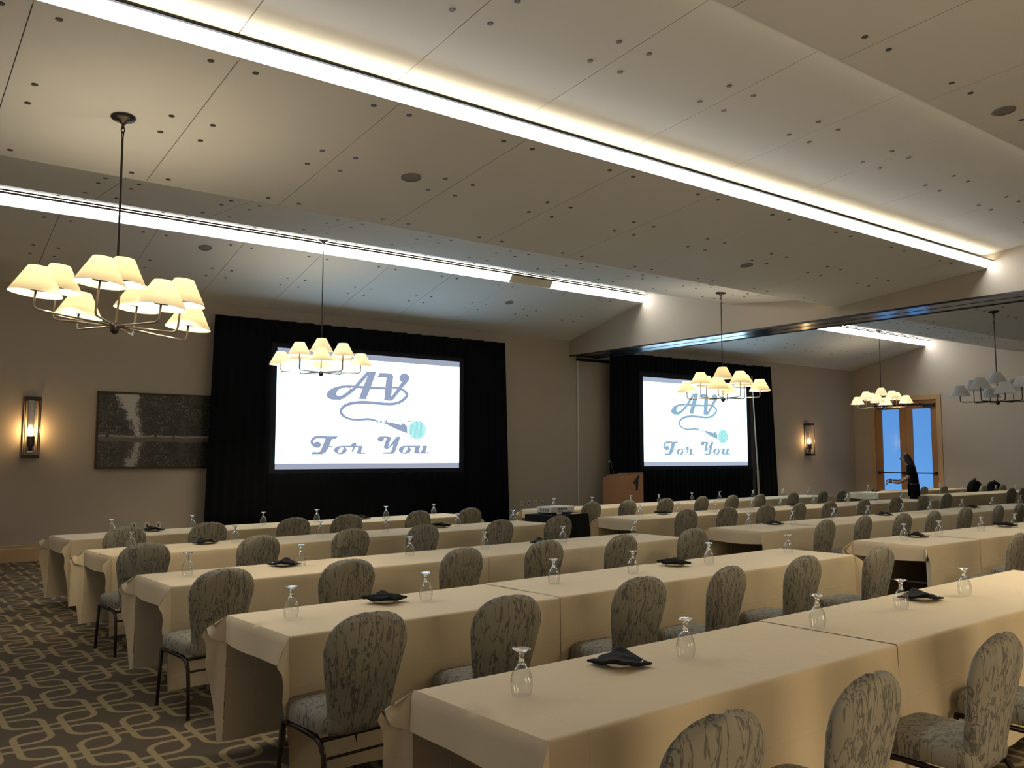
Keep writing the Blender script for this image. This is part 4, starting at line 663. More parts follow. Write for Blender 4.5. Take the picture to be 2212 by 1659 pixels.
# sky gap between the left tree and the big trees, widening upwards
gapc = t.math('SUBTRACT', 0.69, t.math('MULTIPLY', az, 0.30))
gd = t.math('ABSOLUTE', t.math('SUBTRACT', X, gapc))
gd = t.math('SUBTRACT', gd, t.math('MULTIPLY_ADD', az, 0.17, 0.015))
gd = t.math('ADD', gd, t.math('MULTIPLY', t.math('SUBTRACT', t.math('ADD', t.math('MULTIPLY', wob, 0.6), t.math('MULTIPLY', fine, 0.4)), 0.5), 0.75))
sky = t.math('SUBTRACT', 1.0, t.step(gd, -0.03, 0.06))
holes = t.math('MULTIPLY', t.step(fine, 0.55, 0.66), t.step(t.noise(t.comb(X, 0.3, az), 3.2, 2), 0.46, 0.60))
sky = t.math('MAXIMUM', sky, t.math('MULTIPLY', holes, 0.55))
tree = t.mix(t.step(t.math('ADD', t.math('MULTIPLY', fine, 0.6), t.math('MULTIPLY', wob, 0.4)), 0.38, 0.66), (0.006, 0.0055, 0.005), (0.085, 0.078, 0.070))
skyc = t.mix(t.step(Z, -0.05, 0.05), (0.40, 0.38, 0.36), (0.50, 0.48, 0.46))
col = t.mix(sky, tree, skyc)
zz = t.math('ADD', Z, t.math('MULTIPLY', t.math('SUBTRACT', t.noise(t.comb(X, 0.0, 0.0), 2.5, 2), 0.5), 0.10))
shore = t.math('MULTIPLY', t.step(zz, -0.055, -0.03), t.math('SUBTRACT', 1.0, t.step(zz, 0.055, 0.075)))
bank = t.mix(t.step(zz, 0.02, 0.055), (0.12, 0.105, 0.09), (0.34, 0.31, 0.28))
trunk = t.step(t.noise(t.comb(t.math('MULTIPLY', X, 9.0), 0.0, 0.0), 1.0, 1), 0.60, 0.64)
bank = t.mix(t.math('MULTIPLY', trunk, t.step(zz, 0.0, 0.03)), bank, (0.02, 0.018, 0.016))
t.color(t.mix(shore, col, bank))
pf = tag(empty('framed_picture', (3.10, YW, 1.96)), 'wide framed black and white print of trees mirrored in a pond', 'picture')
pz0, pz1, pw = -0.50, 0.80, 2.55
MB().box(0.03, pw - 0.03, -0.035, -0.005, pz0 + 0.03, pz1 - 0.03).build('print', M['photo'], pf)
for a in ((0, pw, pz0, pz0 + 0.03), (0, pw, pz1 - 0.03, pz1), (0, 0.03, pz0 + 0.03, pz1 - 0.03), (pw - 0.03, pw, pz0 + 0.03, pz1 - 0.03)):
    MB().box(a[0], a[1], -0.05, -0.002, a[2], a[3]).build('frame', M['bronze'], pf)

def sconce(x, z, label):
    rt = tag(empty('wall_sconce', (x, YW, z)), label, 'wall lamp', 'wall sconces')
    wd, hg, dp = 0.115, 0.49, 0.21
    MB().box(-0.04, 0.04, -0.03, -0.001, -hg * 0.8, hg * 0.95).build('back_plate', M['steel'], rt)
    for zz in (-hg, hg - 0.055):
        b = MB(); b.box(-wd, wd, -dp, -dp + 0.02, zz, zz + 0.055); b.box(-wd, wd, -0.02, -0.001, zz, zz + 0.055)
        b.box(-wd, -wd + 0.02, -dp + 0.02, -0.02, zz, zz + 0.055); b.box(wd - 0.02, wd, -dp + 0.02, -0.02, zz, zz + 0.055)
        b.build('ring_band', M['bronze'], rt)
    for sx_ in (-1, 1):
        for yy in (-dp, -0.016):
            MB().box(sx_ * wd - (0.012 if sx_ > 0 else 0), sx_ * wd + (0.012 if sx_ < 0 else 0), yy, yy + 0.012, -hg + 0.055, hg - 0.055).build('corner_rod', M['bronze'], rt)
    MB().box(-0.012, 0.012, -0.11, -0.02, -0.30, -0.27).build('arm', M['bronze'], rt)
    MB().lathe([(0.0, -0.38), (0.028, -0.38), (0.028, -0.30), (0.055, -0.29), (0.055, -0.14), (0.0, -0.14)], 16, (0, -0.11, 0)).build('socket', M['bronze'], rt)
    MB().lathe([(0.066, -0.29), (0.066, 0.42)], 20, (0, -0.11, 0)).build('glass_tube', M['tube_glass'], rt, smooth=True)
    MB().lathe([(0.0, -0.14), (0.02, -0.13), (0.032, -0.07), (0.028, -0.02), (0.012, 0.02), (0.0, 0.035)], 14, (0, -0.11, 0)).build('bulb', M['flame'], rt, smooth=True)
    p = point('sconce_light', (0, -0.11, -0.05), 13.0, (1.0, 0.58, 0.20), 0.04); p.parent = rt
sconce(2.135, 2.125, 'bronze frame wall sconce with a glowing bulb beside the landscape print')
sconce(23.19, 2.20, 'bronze frame wall sconce with a glowing bulb between the farther screen and the doors')

def outlet(x, z, label, dark=False):
    rt = tag(empty('wall_outlet', (x, YW, z)), label, 'outlet', 'wall outlets')
    MB().box(-0.04, 0.04, -0.008, -0.001, -0.062, 0.062).build('plate', M['outlet'], rt)
    MB().box(-0.012, 0.012, -0.011, -0.008, -0.03, 0.03).build('socket', M['outlet_dark'], rt)
for i, x in enumerate((3.76, 3.97, 4.16)):
    outlet(x, 0.48, 'cream wall outlet, %s from the left of the three near the landscape print' % ORD[i])
for i, x in enumerate((12.12, 12.32, 12.52, 12.72)):
    outlet(x, 0.60, 'cream wall outlet, %s from the left of the four near the projector' % ORD[i])

# ------------------------------------------------------------------ chandeliers
def make_chandelier(lit, tilt=None):
    rt = empty('chandelier', (0, 0, 0))
    sm = M['shade'] if lit else M['shade_off']
    met = M['nickel'] if lit else M['bronze']
    MB().sphere((0, 0, -0.02), 0.038, 0.038, 0.045).build('hub', M['bronze'], rt, smooth=True)
    for k in range(8):
        a = 2 * PI * k / 8
        R, H = (0.63, 0.11) if k % 2 == 0 else (0.475, 0.23)      # long low arms and short tall ones alternate
        c, s = math.cos(a), math.sin(a)
        pts = [(0.03, 0), (R - 0.10, 0.0), (R - 0.045, 0.0), (R - 0.024, 0.004), (R - 0.008, 0.015), (R - 0.001, 0.032), (R, 0.05), (R, H + 0.05)]
        arm = MB().tube([(r * c, r * s, z) for r, z in pts], 0.0085, 8).build('arm', met, rt, smooth=True)
        cx, cy_ = R * c, R * s
        lamp_bits(rt, arm, cx, cy_, H, sm, lit)
    rod = MB().tube([(0, 0, 0.0), (0, 0, 0.36)], 0.008, 8).build('column', met, rt)
    lamp_bits(rt, rod, 0, 0, 0.345, sm, lit)
    if tilt:
        for o in list(COL.objects):
            if o.parent is rt:
                o.matrix_local = tilt @ Matrix.Translation(o.location)
    return rt
def lamp_bits(rt, holder, x, y, z, sm, lit):
    MB().lathe([(0.0, 0.028), (0.055, 0.030), (0.055, 0.036), (0.014, 0.04), (0.014, 0.09), (0.0, 0.09)], 14, (x, y, z)).build('socket', M['bronze'], holder)
    MB().lathe([(0.185, 0.0), (0.076, 0.205)], 28, (x, y, z)).build('shade', sm, rt, smooth=True)
    MB().lathe([(0.0, 0.09), (0.018, 0.10), (0.024, 0.13), (0.012, 0.16), (0.0, 0.168)], 10, (x, y, z)).build('bulb', M['bulb'] if lit else M['bulb_off'], holder, smooth=True)
    if lit:
        p = point('bulb_light', (x, y, z + 0.135), BULB_W, WARM, 0.025); p.parent = rt
        p = area('bulb_down_light', (x, y, z + 0.128), (0, 0, 0), 0.05, 0.05, DOWN_W, WARM); p.data.shape = 'DISK'; p.parent = rt
def hang(rt, top, hub):
    """rod, chain and canopy of one chandelier, from its hub to the ceiling above it"""
    h = top - hub
    MB().tube([(0, 0, 0.36), (0, 0, h - 0.17)], 0.009, 8).build('rod', M['bronze'], rt)
    ch = MB()
    for i, zc in enumerate((h - 0.145, h - 0.10, h - 0.065)):
        pts = []
        for q in range(11):
            a = 2 * PI * q / 10
            u, w_ = 0.014 * math.sin(a), 0.028 * math.cos(a)
            pts.append((u, 0, zc + w_) if i % 2 else (0, u, zc + w_))
        ch.tube(pts, 0.005, 6, False)
    ch.build('chain', M['bronze'], rt)
    MB().lathe([(0.0, -0.055), (0.022, -0.05), (0.030, -0.03), (0.085, -0.018), (0.095, -0.006), (0.095, 0.004)], 24, (0, 0, h)).build('canopy', M['bronze'], rt, smooth=True)
G_CH = 'nine shade chandeliers'
for (x, y, hub, run, lit, rz, lab) in (
    (1.55, 7.30, 2.69, 'C', True, 16, 'nearest and largest looking lit chandelier with nine cream shades'),
    (5.85, 12.90, 3.02, 'B', True, 65.6, 'lit chandelier with nine cream shades hanging before the larger screen'),
    (12.08, 9.85, 2.69, 'D', True, 32.2, 'lit chandelier with nine cream shades hanging before the farther screen'),
    (16.91, 7.35, 2.69, 'C', False, 34.5, 'unlit chandelier with nine white shades beyond the dividing beam'),
    (22.6, 12.90, 3.03, 'B', True, 20, 'small looking lit chandelier with cream shades above the glass doors')):
    rt = make_chandelier(lit, Matrix.Rotation(math.radians(5.5), 4, Vector((0.21, 0.98, 0)).normalized() @ Matrix.Rotation(math.radians(rz), 3, 'Z')) if hub < 2.7 and x < 5 else None)
    rt.location = (x, y, hub); rt.rotation_euler = (0, 0, math.radians(rz))
    tag(rt, lab, 'chandelier', G_CH)
    hang(rt, on_run(run, y)[0] - 0.006, hub)

# ------------------------------------------------------------------ tables and cloths
HALF = 0.385; TOPZ = 0.762
ROWS = dict(
    r1=((1.75, 2.54), (7.34, 2.75)), r2=((1.72, 4.54), (7.26, 4.86)), r3=((1.73, 6.62), (7.30, 6.92)), r4=((1.80, 8.80), (7.43, 9.35)), r5=((1.80, 10.72), (7.50, 11.35)),
    ra=((8.56, 4.87), (14.1, 4.95)), rb=((8.64, 6.91), (17.9, 7.22)), rc=((8.85, 9.2), (18.0, 9.5)), rd=((9.2, 11.5), (18.0, 11.95)),
    c2=((19.9, 10.2), (25.2, 10.3)), d2=((20.3, 12.15), (25.2, 12.2)))
RNAME = dict(r1='nearest row', r2='second row', r3='third row', r4='fourth row', r5='fifth row by the large screen',
    ra='nearest row past the middle aisle', rb='second row past the middle aisle', rc='third row past the middle aisle', rd='fourth row past the middle aisle',
    c2='nearer row by the glass doors', d2='rear row by the glass doors')
SEAM = dict(r1=[2.26, 3.25], r2=[1.9, 3.60], r3=[2.85], r4=[2.82], r5=[1.9, 3.8], ra=[1.24, 3.0, 4.4], rb=[1.35, 3.2, 5.0, 6.9], rc=[2.22, 4.0, 5.9, 7.6], rd=[1.9, 3.7, 5.5, 7.2], c2=[1.8, 3.6], d2=[1.75, 3.5])
def frame_of(row):
    (x0, y0), (x1, y1) = ROWS[row]
    return x0, y0, math.hypot(x1 - x0, y1 - y0), math.atan2(y1 - y0, x1 - x0)
# one folding table, then copies
tb = empty('folding_table')
MB().box(0.02, 1.79, -HALF + 0.012, HALF - 0.012, 0.725, 0.755).build('tabletop', M['table_wood'], tb)
for lx in (0.28, 1.53):
    for sy in (-1, 1):
        MB().tube([(lx, sy * 0.27, 0.724), (lx, sy * 0.30, 0.002)], 0.014, 8).build('leg', M['grey_metal'], tb)
    MB().tube([(lx, -0.285, 0.35), (lx, 0.285, 0.35)], 0.010, 6).build('crossbar', M['grey_metal'], tb)
reg(tb)
first_used = False
for row in ROWS:
    x0, y0, L, a = frame_of(row)
    n = max(2, round(L / 1.83)); stp = (L - 0.06) / n
    for k in range(n):
        o = copy_tree(tb) if first_used else tb
        first_used = True
        d = 0.03 + stp * k
        o.location = (x0 + d * math.cos(a), y0 + d * math.sin(a), 0); o.rotation_euler = (0, 0, a)
        o.scale = (min(1.0, stp / 1.81), 1, 1)
        tag(o, 'folding table under tan cloth, %s from left in %s' % (ORD[k], RNAME[row]), 'table', 'folding tables')

def cloth_mesh(L, endL, endR, seed, de=0.15, dl=0.70):
    """tan cloth in table space: x 0..L, y -HALF..HALF, top at TOPZ"""
    rnd = random.Random(seed)
    p1, p2, p3 = rnd.uniform(0, 6), rnd.uniform(0, 6), rnd.uniform(0, 6)
    b = MB()
    prof = [(-0.030, 0.0), (-0.012, 0.0), (-0.0035, -0.0035), (0.0, -0.012)]
    zs = [0.05, 0.11, 0.18, 0.26, 0.35, 0.44, 0.53, 0.62, dl]
    nx = max(8, int(L / 0.11))
    hx = HALF + 0.004
    def fold(x, d):
        q = max(0.0, d - 0.03) / dl
        return q * (0.012 * (1 + math.sin(x * 9.0 + p1 + 0.6 * math.sin(x * 2.1 + p2))) + 0.006 * (1 + math.sin(x * 21 + p3)))
    # top and both long drops in one strip across
    xs = [L * i / nx for i in range(nx + 1)]
    cols = []
    def cross(x):
        pts = []
        for d in reversed(zs): pts.append((x, -hx - fold(x, d), TOPZ - d))
        for o, z in reversed(prof): pts.append((x, -hx - o, TOPZ + z))
        for yy in (-0.25, -0.12, 0.0, 0.12, 0.25):
            pts.append((x, yy, TOPZ + 0.0012 * mnoise.noise((x * 3 + seed, yy * 3, 0))))
        for o, z in prof: pts.append((x, hx + o, TOPZ + z))
        for d in zs: pts.append((x, hx + fold(x + 3, d), TOPZ - d))
        return pts
    C_ = [cross(x) for x in xs]
    m_ = len(C_[0])
    vs = [p for c in C_ for p in c]
    fs = [(i * m_ + j, i * m_ + j + 1, (i + 1) * m_ + j + 1, (i + 1) * m_ + j) for i in range(nx) for j in range(m_ - 1)]
    b.add(vs, fs)
    for on, xe, sg in ((endL, 0.0, -1), (endR, L, 1)):
        if not on: continue
        # short end flap
        ds = [0.0, 0.02, 0.05, 0.09, de]
        def fl(u, v):
            d = ds[min(len(ds) - 1, int(round(v * (len(ds) - 1))))]
            y = -hx + 2 * hx * u
            out = 0.004 if d == 0 else 0.010
            sag = 0.015 * math.sin(u * PI) * (d / de)
            wv = 0.008 * math.sin(u * 9 + p2) * (d / de)
            return (xe + sg * (out + wv if d > 0 else 0.0), y, TOPZ - (0.0 if d == 0 else d + sag))
        b.grid(fl, 16, len(ds) - 1)
        # two hanging ears of spare cloth at the corners
        tstar = math.atan2(de, dl)
        for ys in (-1, 1):
            am = math.radians(rnd.uniform(42, 56))
            tw = rnd.uniform(-0.15, 0.15)
            ths = [0.0, tstar * 0.35, tstar * 0.7, tstar] + [tstar + (PI / 2 - tstar) * q for q in (0.06, 0.13, 0.22, 0.33, 0.46, 0.6, 0.75, 0.88, 1.0)]
            nl = 9
            rows_ = []
            for th in ths:
                s = th / (PI / 2)
                lm = min(dl / max(math.cos(th), 1e-4), de / max(math.sin(th), 1e-4))
                # a narrow fold: swing out of the front plane quickly, come back slowly
                al = (0.10 + am * 1.7 * max(0.0, s - 0.08)) * min(1.0, s / 0.12) * min(1.0, (1.0 - s) / 0.22)
                hxv = Vector((sg * (0.5 + 0.35 * s + tw), ys * (0.75 - 0.35 * s), 0)).normalized()
                row_ = []
                for i in range(nl + 1):
                    l = lm * i / nl
                    ripple = 0.014 * math.sin(7 * s * PI + 2 * l) * (l / lm) * math.sin(PI * s)
                    k_ = math.sin(al) * l * (1.0 - 0.7 * min(1.0, l / dl) ** 1.4)
                    px_ = xe + hxv.x * k_ + sg * 0.004 * (1 - abs(2 * s - 1)) + sg * ripple
                    py_ = ys * hx + hxv.y * k_ + ys * (fold(xe, l) * (1 - s) if s < 1 else 0)
                    pz_ = max(0.012, TOPZ - 0.004 - math.cos(al) * l)
                    row_.append((px_, py_, pz_))
                rows_.append(row_)
            vs = [p for r_ in rows_ for p in r_]
            fs = []
            for i in range(len(rows_) - 1):
                for j in range(nl):
                    a_ = i * (nl + 1) + j
                    fs.append((a_, a_ + 1, a_ + nl + 2, a_ + nl + 1))
            b.add(vs, fs)
    return b
ci = 0
for row in ROWS:
    x0, y0, L, a = frame_of(row)
    cuts = [0.0] + SEAM[row] + [L]
    for k in range(len(cuts) - 1):
        ci += 1
        lap = 0.0 if k == 0 else 0.05
        s0 = cuts[k] - lap; ln = cuts[k + 1] - s0
        up = 0.003 * (0 if k % 2 == 0 else 1)
        b = cloth_mesh(ln, k == 0, k == len(cuts) - 2, ci)
        o = b.build('tablecloth', M['linen'], None, smooth=True, merge=True)
        o.location = (x0 + s0 * math.cos(a), y0 + s0 * math.sin(a), up); o.rotation_euler = (0, 0, a)
        if up: o.scale = (1, 1.008, 1)
        place = 'left end' if k == 0 else ('right end' if k == len(cuts) - 2 else ORD[k] + ' from left')
        tag(o, 'long hanging tan tablecloth, %s of %s' % (place, RNAME[row]), 'tablecloth', 'tan tablecloths')

# ------------------------------------------------------------------ banquet chairs (facing +y, back top at y -0.28)
def make_chair():
    rt = empty('banquet_chair')
    # crown shaped upholstered back
    def half_w(v):
        # v 0 bottom .. 1 top
        keys = [(0.0, 0.150), (0.12, 0.163), (0.35, 0.178), (0.6, 0.205), (0.8, 0.222), (0.9, 0.217), (0.96, 0.190), (1.0, 0.130)]
        for (a, wa), (b_, wb_) in zip(keys[:-1], keys[1:]):
            if v <= 0.72 and v <= b_: return wa + (wb_ - wa) * (v - a) / (b_ - a)
        return max(0.03, 0.219 * (1 - ((v - 0.72) / 0.28) ** 3.0) ** 0.42) if v < 1 else 0.03
    zb, zt = 0.37, 0.885
    b = MB(); nu, nv = 12, 18
    def surf(side):
        def fn(u, v):
            v = 1 - (1 - v) ** 1.45
            q = 2 * u - 1
            hw_ = half_w(v)
            x = q * hw_
            arch = 0.030 * max(0, (v - 0.8) / 0.2)
            z = zb + (zt - zb) * v + arch
            yc = -0.195 - 0.075 * v - 0.02 * v * v + 0.020 * q * q
            th = 0.034 * (1 - 0.55 * abs(q) ** 5) * (1 - 0.5 * max(0, (v - 0.86) / 0.14) ** 2)
            if v == 0: th *= 0.6
            return (x, yc + side * th, z)
        return fn
    b.grid(surf(1), nu, nv); b.grid(surf(-1), nu, nv)
    # close the rim
    f1, f2 = surf(1), surf(-1)
    ring = [(0, j / nv) for j in range(nv + 1)] + [(i / nu, 1.0) for i in range(1, nu + 1)] + [(1.0, j / nv) for j in range(nv - 1, -1, -1)] + [(i / nu, 0.0) for i in range(nu - 1, -1, -1)]
    vs = []; fs = []
    for q in ring:
        p, r_ = Vector(f1(*q)), Vector(f2(*q)); mid = (p + r_) / 2
        cx_ = Vector((0, mid.y, 0.64)); outw = (mid - cx_); outw.y = 0
        mid = mid + outw.normalized() * 0.012
        vs += [p, mid, r_]
    for i in range(len(ring) - 1):
        a_ = i * 3
        fs += [(a_, a_ + 1, a_ + 4, a_ + 3), (a_ + 1, a_ + 2, a_ + 5, a_ + 4)]
    b.add(vs, fs)
    b.build('backrest', M['fabric'], rt, smooth=True, merge=True)
    # domed seat
    b = MB()
    def seat(u, v):
        th = 2 * PI * u
        c, s = math.cos(th), math.sin(th)
        e = 0.36
        rx = 0.222 * math.copysign(abs(c) ** e, c); ry = 0.212 * math.copysign(abs(s) ** e, s)
        prof = [(1.0, 0.385), (1.02, 0.40), (1.02, 0.435), (0.985, 0.458), (0.90, 0.474), (0.6, 0.485), (0.3, 0.489), (0.0, 0.490)]
        k_, z = prof[int(round(v * 7))]
        tp = 1.0 - 0.10 * (0.5 - 0.5 * s)
        return (rx * k_ * tp, ry * k_ - 0.005, z)
    b.grid(seat, 32, 7)
    b.add([(0.20 * x_, 0.19 * y_, 0.3845) for x_, y_ in ((-1, -1), (1, -1), (1, 1), (-1, 1))], [(3, 2, 1, 0)])
    b.build('seat', M['fabric'], rt, smooth=True, merge=True)
    for s in (-1, 1):
        lf = MB().tube([(s * 0.205, 0.185, 0.372), (s * 0.212, 0.193, 0.20), (s * 0.220, 0.198, 0.016)], [0.0135, 0.0125, 0.011], 8).build('leg', M['chair_metal'], rt, smooth=True)
        MB().lathe([(0.0, 0.0), (0.013, 0.0), (0.014, 0.022), (0.0, 0.022)], 10, (s * 0.220, 0.198, 0.001)).build('foot_cap', M['foot'], lf)
        lr = MB().tube([(s * 0.200, -0.13, 0.362), (s * 0.203, -0.185, 0.345), (s * 0.207, -0.222, 0.30), (s * 0.212, -0.245, 0.20), (s * 0.220, -0.272, 0.016)], [0.0135, 0.0135, 0.013, 0.0125, 0.011], 8).build('leg', M['chair_metal'], rt, smooth=True)
        MB().lathe([(0.0, 0.0), (0.013, 0.0), (0.014, 0.022), (0.0, 0.022)], 10, (s * 0.220, -0.272, 0.001)).build('foot_cap', M['foot'], lr)
        MB().tube([(s * 0.205, 0.190, 0.368), (s * 0.203, 0.05, 0.370), (s * 0.200, -0.14, 0.362)], 0.0135, 8).build('seat_rail', M['chair_metal'], rt, smooth=True)
    MB().tube([(-0.200, -0.17, 0.352), (0.200, -0.17, 0.352)], 0.011, 8).build('back_rail', M['chair_metal'], rt)
    MB().tube([(-0.208, -0.228, 0.285), (0.208, -0.228, 0.285)], 0.007, 8).build('stretcher', M['chair_metal'], rt)
    return rt
chair = make_chair()
reg(chair)
CH = {
  'r1': [(1.99, 1.65), (2.76, 1.64), (3.81, 1.68), (4.66, 1.74)],
  'r2': [(1.95, 3.69), (2.77, 3.69), (3.84, 3.77), (4.68, 3.78), (5.62, 3.84), (6.69, 3.86)],
  'r3': [(1.94, 5.70), (2.82, 5.67), (3.91, 5.83), (4.85, 5.93), (5.77, 5.91), (6.87, 6.00)],
  'r4': [(1.97, 7.80), (3.01, 7.90), (4.04, 8.07), (4.94, 8.14), (6.02, 8.20), (6.99, 8.29)],
  'r5': [(2.26, 9.75), (3.16, 9.85), (4.22, 9.97), (4.99, 10.10), (6.13, 10.24), (7.06, 10.36)],
  'ra': [(8.95, 3.74), (9.9, 3.9)],
  'rb': [(9.07, 5.90), (10.08, 6.02), (10.92, 5.97), (11.78, 6.00), (12.93, 6.12), (13.95, 6.11), (14.77, 6.15)],
  'rc': [(9.24, 8.19), (10.16, 8.22), (11.11, 8.25), (12.00, 8.28), (12.89, 8.31), (13.98, 8.35), (15.17, 8.42), (16.15, 8.42), (17.45, 8.62)],
  'rd': [(9.55, 10.50), (10.46, 10.58), (11.54, 10.72), (12.62, 10.81), (13.45, 10.77), (14.33, 10.79), (15.45, 10.80), (16.80, 10.99), (17.62, 11.05)],
  'c2': [(21.73, 9.21), (22.37, 9.23)],
  'd2': [(21.40, 11.14), (22.45, 11.16), (23.60, 10.70), (24.72, 10.70)]}
used = False
rj = random.Random(3)
for row, L_ in CH.items():
    a = frame_of(row)[3]
    for k, (x, y) in enumerate(L_):
        o = copy_tree(chair) if used else chair
        used = True
        rz = a + math.radians(rj.uniform(-5, 5))
        o.location = (x - 0.28 * math.sin(rz), y + 0.28 * math.cos(rz), 0); o.rotation_euler = (0, 0, rz)
        tag(o, 'grey branch-patterned banquet chair, %s from left in %s' % (ORD[k], RNAME[row]), 'chair', 'banquet chairs')

# ------------------------------------------------------------------ goblets
def make_goblet():
    rt = empty('water_goblet')
    bowl_o = [(0.0350, 0.0), (0.0385, 0.012), (0.0415, 0.028), (0.0428, 0.044), (0.0415, 0.060), (0.0365, 0.078), (0.0285, 0.094), (0.0205, 0.106), (0.0150, 0.114)]
    bowl_i = [(r - 0.0012, z - (0.0 if i < 6 else 0.002)) for i, (r, z) in enumerate(bowl_o)]
    bowl_i[-1] = (0.0005, 0.104)
    MB().lathe(bowl_o, 24).build('bowl', M['goblet'], rt, smooth=True)
    MB().lathe([(0.0001, 0.1095), (0.0150, 0.114), (0.0120, 0.123), (0.0100, 0.136), (0.0105, 0.147), (0.0135, 0.155), (0.0001, 0.1555)], 16).build('stem', M['stem'], rt, smooth=True)
    MB().lathe([(0.0001, 0.1557), (0.0120, 0.1553), (0.024, 0.1625), (0.0345, 0.1675), (0.0365, 0.1690), (0.0355, 0.1708), (0.020, 0.1715), (0.0001, 0.1718)], 24).build('foot', M['stem'], rt, smooth=True)
    return rt
gob = make_goblet()
reg(gob)
GL = {
  'r1': [[2.01, 2.61], [2.96, 2.65], [4.02, 2.69], [4.9, 2.72], [5.73, 2.75]],
  'r2': [[1.94, 4.61], [2.84, 4.66], [3.93, 4.73], [4.76, 4.78], [5.7, 4.83], [6.89, 4.9]],
  'r3': [[1.99, 6.69], [2.91, 6.74], [3.97, 6.8], [4.83, 6.85], [5.86, 6.9], [6.96, 6.96]],
  'r4': [[2.11, 8.89], [3.15, 8.99], [4.15, 9.09], [5.02, 9.17], [6.12, 9.28], [7.08, 9.38]],
  'r5': [[2.35, 10.84], [3.3, 10.95], [4.24, 11.05], [5.03, 11.14], [6.17, 11.26], [7.05, 11.36]],
  'ra': [[9.01, 4.94], [9.78, 4.95], [10.82, 4.96], [11.76, 4.98]],
  'rb': [[9.01, 6.98], [9.98, 7.01], [11.0, 7.05], [11.92, 7.08], [12.98, 7.12], [13.87, 7.15], [15.0, 7.18], [16.2, 7.22], [17.44, 7.26]],
  'rc': [[9.41, 9.28], [10.3, 9.31], [11.21, 9.34], [12.18, 9.37], [13.04, 9.4], [14.08, 9.43], [15.22, 9.47], [16.34, 9.51], [17.37, 9.54]],
  'rd': [[9.63, 11.58], [10.57, 11.63], [11.6, 11.68], [12.4, 11.72], [13.42, 11.78], [14.32, 11.82], [15.51, 11.88], [16.65, 11.94], [17.74, 12.0]],
  'd2': [[20.61, 12.21], [24.33, 12.25], [24.95, 12.26]],
  'c2': [[21.55, 10.29], [22.57, 10.31], [23.43, 10.33], [24.57, 10.35]]}
used = False
ZT = TOPZ + 0.0045
for row, L_ in GL.items():
    for k, (x, y) in enumerate(L_):
        o = copy_tree(gob) if used else gob
        used = True
        o.location = (x, y, ZT)
        tag(o, 'clear upturned water goblet, %s from left on %s' % (ORD[k], RNAME[row]), 'glass', 'upturned water goblets')

# ------------------------------------------------------------------ napkins on small white plates
def plate_mesh():
    b = MB(); r = 0.088
    def sq(k, z, e=0.55):
        return [(r * k * math.copysign(abs(math.cos(q)) ** e, math.cos(q)), r * k * math.copysign(abs(math.sin(q)) ** e, math.sin(q)), z + (0.006 * abs(math.sin(2 * q)) if k > 0.9 else 0)) for q in [2 * PI * i / 28 for i in range(28)]]
    loops = [sq(0.55, 0.0), sq(0.62, 0.0), sq(1.0, 0.016), sq(1.0, 0.019), sq(0.66, 0.006), sq(0.3, 0.005)]
    vs = [p for l in loops for p in l]; fs = []
    for i in range(len(loops) - 1):
        for k in range(28):
            fs.append((i * 28 + k, i * 28 + (k + 1) % 28, (i + 1) * 28 + (k + 1) % 28, (i + 1) * 28 + k))
    fs.append(tuple(range(28))[::-1]); fs.append(tuple(range(5 * 28, 6 * 28)))
    return b.add(vs, fs).mesh('plate', M['plate'], True)
def napkin_mesh(kind):
    b = MB(); h = 0.098; n = 14; rnd = random.Random(kind)
    def top(u, v):
        x, y = (2 * u - 1) * h, (2 * v - 1) * h
        p, q = (x + y) / (2 * h), (y - x) / (2 * h)       # p along one diagonal, q along the other
        z = 0.022 + 0.016 * (1 - max(abs(x), abs(y)) / h) ** 0.7
        if kind == 1:
            z += 0.030 * q * q - 0.010 * p * p
        else:
            z += 0.052 * max(0, abs(q) - 0.35) + 0.022 * math.exp(-((q - 0.1) / 0.3) ** 2) - 0.012 * max(0, -p) ** 2
        z += 0.007 * mnoise.noise((x * 22 + kind * 9, y * 22, 0.3))
        return (x, y, max(z, 0.016))
    b.grid(top, n, n)
    def bot(u, v):
        x, y, z = top(u, v)
        e = max(abs(x), abs(y)) / h
        return (x, y, max(0.008, z - 0.024 * (1 - 0.45 * e ** 4)))
    b.grid(bot, n, n)
    rim = [(i / n, 0) for i in range(n)] + [(1, i / n) for i in range(n)] + [(1 - i / n, 1) for i in range(n)] + [(0, 1 - i / n) for i in range(n)]
    vs = []; fs = []
    for q in rim: vs += [top(*q), bot(*q)]
    k_ = len(rim)
    for i in range(k_):
        j = (i + 1) % k_
        fs.append((2 * i, 2 * j, 2 * j + 1, 2 * i + 1))
    b.add(vs, fs)
    return b.mesh('napkin', M['napkin'], True, True)
pm = plate_mesh(); nm = [napkin_mesh(1), napkin_mesh(2)]
NP = {'r1': [[2.63, 2.73], [5.33, 2.83]], 'r2': [[2.6, 4.75], [5.36, 4.91]], 'r3': [[2.81, 6.84], [5.66, 6.99]], 'r4': [[2.87, 9.06], [5.9, 9.36]],
  'r5': [[2.85, 11.0], [5.8, 11.32]], 'ra': [[9.43, 5.04], [11.73, 5.08]], 'rb': [[9.7, 7.11], [12.58, 7.2], [15.61, 7.3]], 'rc': [[10.03, 9.4], [13.59, 9.52]], 'd2': [[21.11, 12.32]]}
i = 0
